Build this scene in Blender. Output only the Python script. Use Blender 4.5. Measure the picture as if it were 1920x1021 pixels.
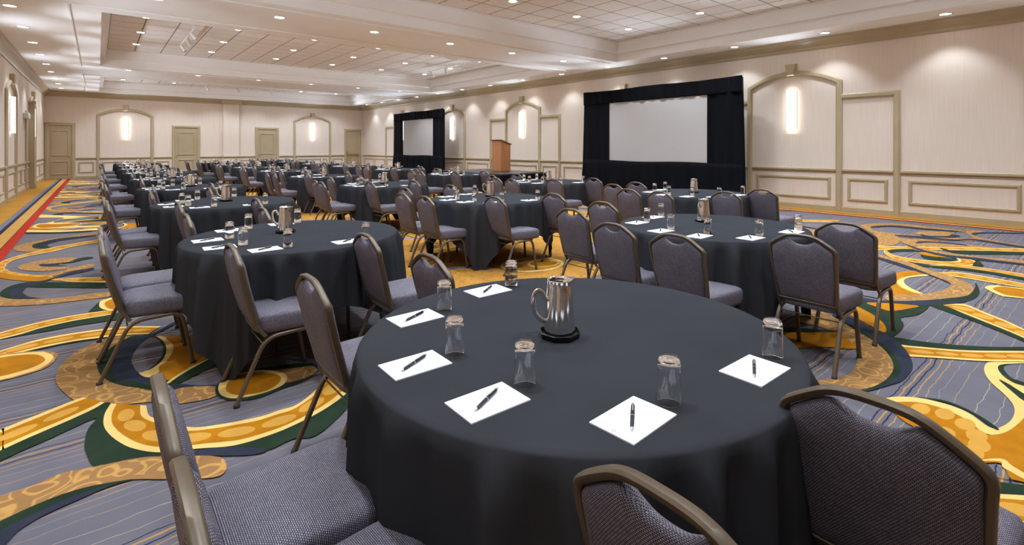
import bpy, bmesh, math, random
from mathutils import Vector, Matrix
from mathutils.geometry import tessellate_polygon

for o in list(bpy.data.objects):
    bpy.data.objects.remove(o, do_unlink=True)
scene = bpy.context.scene
COL = scene.collection
PI = math.pi

# ------------------------------------------------------------------ camera, world, exposure
EYE = 1.43
YAW = math.radians(40.126)
cam_data = bpy.data.cameras.new('camera')
cam = bpy.data.objects.new('camera', cam_data)
COL.objects.link(cam)
cam.location = (0.0, 0.0, EYE)
cam.rotation_euler = (PI / 2, 0.0, -YAW)
cam_data.sensor_fit = 'HORIZONTAL'
cam_data.sensor_width = 36.0
cam_data.lens = 945.0 / 1920.0 * 36.0
cam_data.shift_x = -20.0 / 1920.0
cam_data.shift_y = -235.5 / 1920.0
cam_data.clip_start = 0.02
cam_data.clip_end = 200
scene.camera = cam

world = bpy.data.worlds.new('world')
scene.world = world
world.use_nodes = True
world.node_tree.nodes['Background'].inputs[0].default_value = (0.9, 0.85, 0.8, 1)
world.node_tree.nodes['Background'].inputs[1].default_value = 0.02

vs = scene.view_settings
vs.view_transform = 'Standard'
vs.look = 'None'
vs.gamma = 1.0
vs.use_curve_mapping = False
vs.exposure = 1.0

# lamp strengths (all of them sit in the lamps built further down)
POWER_STRIP = 36.0      # downlights along the walls
POWER_SOFFIT = 80.0     # downlights in the cross beams
POWER_COFFER = 108.0     # downlights in the tiled recesses
GLOW_SCONCE = 2.6
POWER_SCONCE_UP = 26.0  # lamp in the open top of each sconce
POWER_SCONCE_DOWN = 12.0
POWER_CEILING_FILL = 150.0   # three unseen lamps added at each sconce to brighten the ceiling
LAMP_COLOUR = (0.83, 0.96, 1.12)

# room size
XL, XR, YB, YF, ZC, ZT = -1.8, 12.6, 30.3, -4.5, 3.9, 4.45


# ------------------------------------------------------------------ helpers
def srgb(r, g, b):
    f = lambda c: (c / 255) / 12.92 if c / 255 <= 0.04045 else (((c / 255) + 0.055) / 1.055) ** 2.4
    return (f(r), f(g), f(b), 1.0)


def new_mat(name):
    m = bpy.data.materials.new(name)
    m.use_nodes = True
    nt = m.node_tree
    b = nt.nodes['Principled BSDF']
    return m, nt, b


def ramp(nt, stops, interp='LINEAR'):
    n = nt.nodes.new('ShaderNodeValToRGB')
    n.color_ramp.interpolation = interp
    e = n.color_ramp.elements
    while len(e) > 1:
        e.remove(e[0])
    e[0].position = stops[0][0]
    e[0].color = stops[0][1]
    for p, c in stops[1:]:
        k = e.new(p)
        k.color = c
    return n


def mat_plain(name, col, rough=0.6, metal=0.0, var=0.06, scale=(6, 6, 6), bump=0.0, bscale=60.0, spec=0.5, coords='Object'):
    """colour with a gentle procedural variation and optional fine relief"""
    m, nt, b = new_mat(name)
    tc = nt.nodes.new('ShaderNodeTexCoord')
    mp = nt.nodes.new('ShaderNodeMapping')
    mp.inputs['Scale'].default_value = scale
    nz = nt.nodes.new('ShaderNodeTexNoise')
    nz.inputs['Scale'].default_value = 1.0
    nz.inputs['Detail'].default_value = 4.0
    nt.links.new(tc.outputs[coords], mp.inputs[0])
    nt.links.new(mp.outputs[0], nz.inputs['Vector'])
    lo = tuple(c * (1 - var) for c in col[:3]) + (1,)
    hi = tuple(min(1, c * (1 + var)) for c in col[:3]) + (1,)
    r = ramp(nt, [(0.3, lo), (0.7, hi)])
    nt.links.new(nz.outputs['Fac'], r.inputs[0])
    nt.links.new(r.outputs[0], b.inputs['Base Color'])
    b.inputs['Roughness'].default_value = rough
    b.inputs['Metallic'].default_value = metal
    b.inputs['Specular IOR Level'].default_value = spec
    if bump:
        n2 = nt.nodes.new('ShaderNodeTexNoise')
        n2.inputs['Scale'].default_value = bscale
        nt.links.new(tc.outputs[coords], n2.inputs['Vector'])
        bp = nt.nodes.new('ShaderNodeBump')
        bp.inputs['Strength'].default_value = bump
        bp.inputs['Distance'].default_value = 0.003
        nt.links.new(n2.outputs['Fac'], bp.inputs['Height'])
        nt.links.new(bp.outputs[0], b.inputs['Normal'])
    return m


def mat_emit(name, col, strength):
    m, nt, b = new_mat(name)
    b.inputs['Base Color'].default_value = col
    b.inputs['Emission Color'].default_value = col
    b.inputs['Emission Strength'].default_value = strength
    return m


def mesh_data(name, verts, faces, mats, smooth=False, fmat=None, uvs=None, autosmooth=None):
    me = bpy.data.meshes.new(name)
    me.from_pydata([tuple(v) for v in verts], [], faces)
    if not isinstance(mats, (list, tuple)):
        mats = [mats]
    for m in mats:
        me.materials.append(m)
    if fmat:
        me.polygons.foreach_set('material_index', fmat)
    if uvs is not None:
        uv = me.uv_layers.new(name='UVMap')
        for lp in me.loops:
            uv.data[lp.index].uv = uvs[lp.vertex_index]
    if smooth:
        me.polygons.foreach_set('use_smooth', [True] * len(me.polygons))
        if autosmooth is not None:
            me.set_sharp_from_angle(angle=autosmooth)
    me.update()
    return me


def place(name, me, parent=None, loc=(0, 0, 0), rotz=0.0):
    o = bpy.data.objects.new(name, me)
    COL.objects.link(o)
    o.location = loc
    o.rotation_euler = (0, 0, rotz)
    if parent is not None:
        o.parent = parent
    return o


def thing(name, label, cat, loc=(0, 0, 0), rotz=0.0, group=None):
    o = bpy.data.objects.new(name, None)
    o.empty_display_size = 0.1
    COL.objects.link(o)
    o.location = loc
    o.rotation_euler = (0, 0, rotz)
    o['label'] = label
    o['category'] = cat
    if group:
        o['group'] = group
    return o


def tag(o, label, cat, group=None):
    o['label'] = label
    o['category'] = cat
    if group:
        o['group'] = group
    return o


class Geo:
    """collects vertices and faces"""
    def __init__(self):
        self.v, self.f, self.m = [], [], []

    def add(self, verts, faces, mi=0):
        k = len(self.v)
        self.v += [tuple(p) for p in verts]
        for q in faces:
            self.f.append(tuple(i + k for i in q))
            self.m.append(mi)
        return self

    def box(self, x0, x1, y0, y1, z0, z1, mi=0, bevel=0.0):
        if bevel <= 0:
            v = [(x0, y0, z0), (x1, y0, z0), (x1, y1, z0), (x0, y1, z0), (x0, y0, z1), (x1, y0, z1), (x1, y1, z1), (x0, y1, z1)]
            f = [(0, 3, 2, 1), (4, 5, 6, 7), (0, 1, 5, 4), (1, 2, 6, 5), (2, 3, 7, 6), (3, 0, 4, 7)]
            return self.add(v, f, mi)
        b = bevel
        rings = [(b, z0), (0, z0 + b), (0, z1 - b), (b, z1)]
        loops = []
        for i, z in rings:
            c = b
            X0, X1, Y0, Y1 = x0 + i, x1 - i, y0 + i, y1 - i
            loops.append([(X0 + c, Y0, z), (X1 - c, Y0, z), (X1, Y0 + c, z), (X1, Y1 - c, z), (X1 - c, Y1, z), (X0 + c, Y1, z), (X0, Y1 - c, z), (X0, Y0 + c, z)])
        return self.loft(loops, True, True, mi)

    def loft(self, loops, cap0=False, cap1=False, mi=0, closed=True):
        k = len(self.v)
        n = len(loops[0])
        for L in loops:
            self.v += [tuple(p) for p in L]
        for j in range(len(loops) - 1):
            for i in range(n if closed else n - 1):
                a = k + j * n + i
                b = k + j * n + (i + 1) % n
                self.f.append((a, b, b + n, a + n))
                self.m.append(mi)
        if cap0:
            self.f.append(tuple(k + i for i in reversed(range(n))))
            self.m.append(mi)
        if cap1:
            q = k + (len(loops) - 1) * n
            self.f.append(tuple(q + i for i in range(n)))
            self.m.append(mi)
        return self

    def lathe(self, prof, seg=24, mi=0, cx=0, cy=0, cap0=False, cap1=False):
        loops = [[(cx + r * math.cos(2 * PI * i / seg), cy + r * math.sin(2 * PI * i / seg), z) for i in range(seg)] for r, z in prof]
        return self.loft(loops, cap0, cap1, mi)

    def tube(self, pts, r, seg=8, mi=0, flat=None, closed=False, up=Vector((0, 0, 1))):
        """round (or rectangular, flat=(w,h)) bar along a polyline"""
        P = [Vector(p) for p in pts]
        n = len(P)
        loops = []
        for i in range(n):
            if closed:
                t = (P[(i + 1) % n] - P[i - 1]).normalized()
            else:
                t = (P[min(i + 1, n - 1)] - P[max(i - 1, 0)]).normalized()
            s = t.cross(up)
            if s.length < 1e-4:
                s = t.cross(Vector((0, 1, 0)))
            s.normalize()
            u = s.cross(t).normalized()
            if flat:
                w, h = flat[0] / 2, flat[1] / 2
                c = min(w, h) * 0.45
                cs = [(w, -h + c), (w, h - c), (w - c, h), (-w + c, h), (-w, h - c), (-w, -h + c), (-w + c, -h), (w - c, -h)]
                loops.append([P[i] + s * a + u * b for a, b in cs])
            else:
                loops.append([P[i] + (s * math.cos(2 * PI * k / seg) + u * math.sin(2 * PI * k / seg)) * r for k in range(seg)])
        if closed:
            loops.append(loops[0])
            return self.loft(loops, False, False, mi)
        return self.loft(loops, True, True, mi)

    def mesh(self, name, mats, smooth=False, autosmooth=None, uvs=None, weld=False):
        me = mesh_data(name, self.v, self.f, mats, smooth, self.m, uvs, autosmooth)
        bm = bmesh.new()
        bm.from_mesh(me)
        if weld:
            bmesh.ops.remove_doubles(bm, verts=bm.verts, dist=1e-5)
        bmesh.ops.recalc_face_normals(bm, faces=bm.faces)
        bm.to_mesh(me)
        bm.free()
        if smooth and autosmooth is not None:
            me.set_sharp_from_angle(angle=autosmooth)
        return me


def bez(pts, n=8):
    """Catmull-Rom through points (open)"""
    P = [Vector(p) for p in pts]
    out = []
    for i in range(len(P) - 1):
        p0 = P[max(i - 1, 0)]
        p1, p2 = P[i], P[i + 1]
        p3 = P[min(i + 2, len(P) - 1)]
        for k in range(n):
            t = k / n
            out.append(0.5 * ((2 * p1) + (p2 - p0) * t + (2 * p0 - 5 * p1 + 4 * p2 - p3) * t * t + (3 * p1 - p0 - 3 * p2 + p3) * t ** 3))
    out.append(P[-1])
    return out


def fillet(pts, r, n=5):
    """round the inner corners of a polyline"""
    P = [Vector(p) for p in pts]
    out = [P[0]]
    for i in range(1, len(P) - 1):
        a, b, c = P[i - 1], P[i], P[i + 1]
        d1, d2 = (a - b), (c - b)
        rr = min(r, d1.length * 0.45, d2.length * 0.45)
        p, q = b + d1.normalized() * rr, b + d2.normalized() * rr
        for k in range(n + 1):
            t = k / n
            out.append((1 - t) ** 2 * p + 2 * t * (1 - t) * b + t * t * q)
    out.append(P[-1])
    return out


ORD = ['first', 'second', 'third', 'fourth', 'fifth', 'sixth', 'seventh', 'eighth', 'ninth', 'tenth', 'eleventh', 'twelfth', 'thirteenth', 'fourteenth', 'fifteenth', 'sixteenth']

# ------------------------------------------------------------------ materials
M = {}


def build_materials():
    # wallpaper: fine vertical strie
    m, nt, b = new_mat('wallpaper')
    tc = nt.nodes.new('ShaderNodeTexCoord')
    mp = nt.nodes.new('ShaderNodeMapping')
    mp.inputs['Scale'].default_value = (55, 55, 1.6)
    nz = nt.nodes.new('ShaderNodeTexNoise')
    nz.inputs['Scale'].default_value = 1.0
    nz.inputs['Detail'].default_value = 3.0
    nt.links.new(tc.outputs['Object'], mp.inputs[0])
    nt.links.new(mp.outputs[0], nz.inputs['Vector'])
    r = ramp(nt, [(0.3, srgb(222, 205, 188)), (0.7, srgb(230, 214, 198))])
    nt.links.new(nz.outputs['Fac'], r.inputs[0])
    nt.links.new(r.outputs[0], b.inputs['Base Color'])
    b.inputs['Roughness'].default_value = 0.75
    b.inputs['Specular IOR Level'].default_value = 0.25
    M['wall'] = m
    M['trim'] = mat_plain('trim_paint', srgb(178, 160, 127), 0.38, var=0.04, scale=(3, 3, 3))
    M['door'] = mat_plain('door_paint', srgb(176, 158, 126), 0.4, var=0.04, scale=(3, 3, 3))
    M['ceiling'] = mat_plain('ceiling_paint', srgb(246, 242, 238), 0.8, var=0.015, scale=(2, 2, 2))
    M['tile'] = mat_plain('acoustic_tile', srgb(236, 229, 223), 0.9, var=0.05, scale=(9, 9, 9), bump=0.25, bscale=220)
    M['grid'] = mat_plain('tile_joint', srgb(128, 116, 108), 0.8, var=0.03)
    M['white_metal'] = mat_plain('white_metal', srgb(225, 222, 216), 0.4, var=0.02)
    M['vent'] = mat_plain('vent_slot', srgb(120, 112, 104), 0.6, var=0.05)
    M['lens'] = mat_emit('downlight_lens', (1.0, 0.97, 0.92, 1), 9.0)
    M['sconce_glow'] = mat_emit('sconce_glow', (1.0, 0.985, 0.95, 1), GLOW_SCONCE)
    M['chrome'] = mat_plain('brushed_metal', srgb(190, 188, 182), 0.3, 1.0, 0.05)
    M['brass'] = mat_plain('door_hardware', srgb(196, 170, 120), 0.3, 1.0, 0.05)
    # --- furniture
    M['bronze'] = mat_plain('bronze_frame', srgb(98, 83, 65), 0.4, 0.4, 0.08, (14, 14, 14))
    M['rubber'] = mat_plain('rubber', srgb(30, 28, 27), 0.7, var=0.1)
    M['cloth'] = mat_plain('black_cloth', srgb(53, 53, 55), 0.9, var=0.08, scale=(3, 3, 3), bump=0.12, bscale=500, spec=0.0)
    M['wood'] = mat_plain('lectern_wood', srgb(176, 118, 74), 0.4, var=0.12, scale=(30, 30, 1.5))
    M['wood_dark'] = mat_plain('lectern_top_wood', srgb(132, 84, 50), 0.4, var=0.12, scale=(2, 30, 30))
    M['velvet'] = mat_plain('black_velvet', srgb(11, 12, 18), 0.95, var=0.25, scale=(5, 5, 1), spec=0.15)
    M['screen'] = mat_plain('screen_vinyl', srgb(188, 184, 180), 0.85, var=0.01, scale=(1, 1, 1), spec=0.2)
    M['screen_frame'] = mat_plain('screen_frame', srgb(40, 40, 44), 0.4, 0.4, 0.05)
    M['stage_top'] = mat_plain('riser_top', srgb(44, 42, 42), 0.35, var=0.1)
    M['plywood'] = mat_plain('plywood', srgb(150, 115, 80), 0.6, var=0.1)
    M['paper'] = mat_plain('paper', srgb(246, 247, 250), 0.8, var=0.006)
    M['ink'] = mat_plain('grey_print', srgb(120, 120, 124), 0.8, var=0.02)
    M['pen'] = mat_plain('pen_plastic', srgb(22, 22, 24), 0.25, var=0.1)
    M['tray'] = mat_plain('tray_plastic', srgb(14, 14, 16), 0.18, var=0.1)
    # pitcher steel
    m, nt, b = new_mat('polished_steel')
    tc = nt.nodes.new('ShaderNodeTexCoord')
    mp = nt.nodes.new('ShaderNodeMapping')
    mp.inputs['Scale'].default_value = (4, 4, 90)
    nz = nt.nodes.new('ShaderNodeTexNoise')
    nt.links.new(tc.outputs['Object'], mp.inputs[0])
    nt.links.new(mp.outputs[0], nz.inputs['Vector'])
    r = ramp(nt, [(0.3, (0.07, 0.07, 0.07, 1)), (0.7, (0.15, 0.15, 0.15, 1))])
    nt.links.new(nz.outputs['Fac'], r.inputs[0])
    nt.links.new(r.outputs[0], b.inputs['Roughness'])
    b.inputs['Base Color'].default_value = srgb(236, 231, 224)
    b.inputs['Metallic'].default_value = 1.0
    M['steel'] = m
    # glass
    m, nt, b = new_mat('clear_glass')
    b.inputs['Base Color'].default_value = (1, 1, 1, 1)
    b.inputs['Roughness'].default_value = 0.0
    b.inputs['IOR'].default_value = 1.36
    b.inputs['Transmission Weight'].default_value = 1.0
    M['glass'] = m
    # chair fabric: small light dots woven on dark ground (UV in metres)
    m, nt, b = new_mat('woven_fabric')
    uv = nt.nodes.new('ShaderNodeUVMap')
    uv.uv_map = 'UVMap'
    br = nt.nodes.new('ShaderNodeTexBrick')
    br.offset = 0.5
    br.inputs['Scale'].default_value = 1.0
    br.inputs['Brick Width'].default_value = 0.0074
    br.inputs['Row Height'].default_value = 0.0048
    br.inputs['Mortar Size'].default_value = 0.0015
    br.inputs['Mortar Smooth'].default_value = 0.6
    br.inputs['Color1'].default_value = srgb(160, 152, 158)
    br.inputs['Color2'].default_value = srgb(132, 122, 131)
    br.inputs['Mortar'].default_value = srgb(30, 27, 35)
    nt.links.new(uv.outputs[0], br.inputs['Vector'])
    nz = nt.nodes.new('ShaderNodeTexNoise')
    nz.inputs['Scale'].default_value = 9.0
    nt.links.new(uv.outputs[0], nz.inputs['Vector'])
    mx = nt.nodes.new('ShaderNodeMixRGB')
    mx.blend_type = 'MULTIPLY'
    mx.inputs[0].default_value = 1.0
    r = ramp(nt, [(0.3, (0.82, 0.82, 0.86, 1)), (0.7, (1.0, 0.98, 1.0, 1))])
    nt.links.new(nz.outputs['Fac'], r.inputs[0])
    nt.links.new(br.outputs['Color'], mx.inputs[1])
    nt.links.new(r.outputs[0], mx.inputs[2])
    nt.links.new(mx.outputs[0], b.inputs['Base Color'])
    b.inputs['Roughness'].default_value = 0.65
    b.inputs['Specular IOR Level'].default_value = 0.3
    bp = nt.nodes.new('ShaderNodeBump')
    bp.inputs['Strength'].default_value = 0.35
    bp.inputs['Distance'].default_value = 0.001
    nt.links.new(br.outputs['Fac'], bp.inputs['Height'])
    bp.invert = True
    nt.links.new(bp.outputs[0], b.inputs['Normal'])
    M['fabric'] = m

    # ---------------- carpet
    def carpet(name, c1, c2, sc=7.0):
        return mat_plain(name, c1, 0.95, var=c2, scale=(sc, sc, sc), bump=0.5, bscale=420, spec=0.1)
    M['c_o'] = carpet('carpet_amber', srgb(168, 106, 14), 0.14)
    M['c_l'] = carpet('carpet_light_amber', srgb(192, 140, 58), 0.06)
    M['c_c'] = carpet('carpet_cream', srgb(220, 180, 106), 0.06)
    M['c_g'] = carpet('carpet_green', srgb(35, 48, 33), 0.2)
    M['c_n'] = carpet('carpet_navy', srgb(44, 47, 58), 0.15)
    M['c_r'] = carpet('carpet_red', srgb(166, 44, 29), 0.1)
    M['c_s'] = carpet('carpet_steel_blue', srgb(110, 109, 120), 0.08)
    M['c_y'] = carpet('carpet_border_gold', srgb(173, 123, 50), 0.1, 3.0)
    M['c_z'] = carpet('carpet_border_straw', srgb(184, 139, 71), 0.06, 3.0)

    # ground: blue grey with thin wavering lines that repeat every 49 cm
    m, nt, b = new_mat('carpet_ground')
    tc = nt.nodes.new('ShaderNodeTexCoord')
    sp = nt.nodes.new('ShaderNodeSeparateXYZ')
    nt.links.new(tc.outputs['Object'], sp.inputs[0])
    nz = nt.nodes.new('ShaderNodeTexNoise')
    nz.inputs['Scale'].default_value = 7.0
    nz.inputs['Detail'].default_value = 3.0
    nt.links.new(tc.outputs['Object'], nz.inputs['Vector'])

    def mth(op, a, bb):
        n = nt.nodes.new('ShaderNodeMath')
        n.operation = op
        for i, q in enumerate((a, bb)):
            if isinstance(q, (int, float)):
                n.inputs[i].default_value = q
            else:
                nt.links.new(q, n.inputs[i])
        return n.outputs[0]
    wob = mth('MULTIPLY', mth('SUBTRACT', nz.outputs['Fac'], 0.5), 0.045)
    y = mth('ADD', sp.outputs['Y'], wob)
    p = mth('FRACT', mth('DIVIDE', mth('SUBTRACT', 1.84, y), 0.49), 0)
    G = srgb(104, 99, 103)
    N_ = srgb(42, 43, 60)
    O_ = srgb(178, 132, 72)
    O2 = srgb(152, 124, 96)
    C_ = srgb(158, 145, 122)
    st = [(0.0, G)]
    for off, w, c in [(0.010, 0.007, N_), (0.036, 0.007, O_), (0.060, 0.008, N_), (0.090, 0.007, O_), (0.132, 0.004, O2), (0.182, 0.0035, C_), (0.252, 0.0035, O2), (0.350, 0.0035, C_), (0.438, 0.0035, C_)]:
        st.append((off / 0.49, c))
        st.append(((off + w) / 0.49, G))
    r = ramp(nt, st, 'CONSTANT')
    nt.links.new(p, r.inputs[0])
    n2 = nt.nodes.new('ShaderNodeTexNoise')
    n2.inputs['Scale'].default_value = 4.0
    n2.inputs['Detail'].default_value = 8.0
    nt.links.new(tc.outputs['Object'], n2.inputs['Vector'])
    r2 = ramp(nt, [(0.3, (0.82, 0.83, 0.88, 1)), (0.7, (1.0, 0.99, 1.0, 1))])
    nt.links.new(n2.outputs['Fac'], r2.inputs[0])
    mx = nt.nodes.new('ShaderNodeMixRGB')
    mx.blend_type = 'MULTIPLY'
    mx.inputs[0].default_value = 1.0
    nt.links.new(r.outputs[0], mx.inputs[1])
    nt.links.new(r2.outputs[0], mx.inputs[2])
    nt.links.new(mx.outputs[0], b.inputs['Base Color'])
    b.inputs['Roughness'].default_value = 0.95
    b.inputs['Specular IOR Level'].default_value = 0.1
    M['c_b'] = m

    def scroll(name, base, line, scale, dist, width):
        m, nt, b = new_mat(name)
        tc = nt.nodes.new('ShaderNodeTexCoord')
        vo = nt.nodes.new('ShaderNodeTexVoronoi')
        vo.inputs['Scale'].default_value = scale
        nz = nt.nodes.new('ShaderNodeTexNoise')
        nz.inputs['Scale'].default_value = scale * 0.7
        mxv = nt.nodes.new('ShaderNodeVectorMath')
        mxv.operation = 'SCALE'
        mxv.inputs['Scale'].default_value = dist
        addv = nt.nodes.new('ShaderNodeVectorMath')
        nt.links.new(tc.outputs['Object'], nz.inputs['Vector'])
        nt.links.new(nz.outputs['Color'], mxv.inputs[0])
        nt.links.new(tc.outputs['Object'], addv.inputs[0])
        nt.links.new(mxv.outputs[0], addv.inputs[1])
        nt.links.new(addv.outputs[0], vo.inputs['Vector'])
        st = [(0.0, base), (0.33, base), (0.36, line), (0.36 + width, line), (0.39 + width, base), (0.62, base), (0.64, line), (0.64 + width * 0.7, line), (0.67 + width * 0.7, base)]
        r = ramp(nt, st)
        nt.links.new(vo.outputs['Distance'], r.inputs[0])
        n2 = nt.nodes.new('ShaderNodeTexNoise')
        n2.inputs['Scale'].default_value = 8.0
        nt.links.new(tc.outputs['Object'], n2.inputs['Vector'])
        r2 = ramp(nt, [(0.3, (0.86, 0.85, 0.84, 1)), (0.7, (1, 1, 1, 1))])
        nt.links.new(n2.outputs['Fac'], r2.inputs[0])
        mx = nt.nodes.new('ShaderNodeMixRGB')
        mx.blend_type = 'MULTIPLY'
        mx.inputs[0].default_value = 1.0
        nt.links.new(r.outputs[0], mx.inputs[1])
        nt.links.new(r2.outputs[0], mx.inputs[2])
        nt.links.new(mx.outputs[0], b.inputs['Base Color'])
        b.inputs['Roughness'].default_value = 0.95
        b.inputs['Specular IOR Level'].default_value = 0.1
        return m
    M['c_t'] = scroll('carpet_tan_scroll', srgb(148, 108, 66), srgb(186, 140, 76), 7.0, 0.12, 0.05)
    M['c_G'] = scroll('carpet_gold_field', srgb(168, 118, 50), srgb(134, 94, 44), 6.0, 0.14, 0.015)


build_materials()

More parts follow.
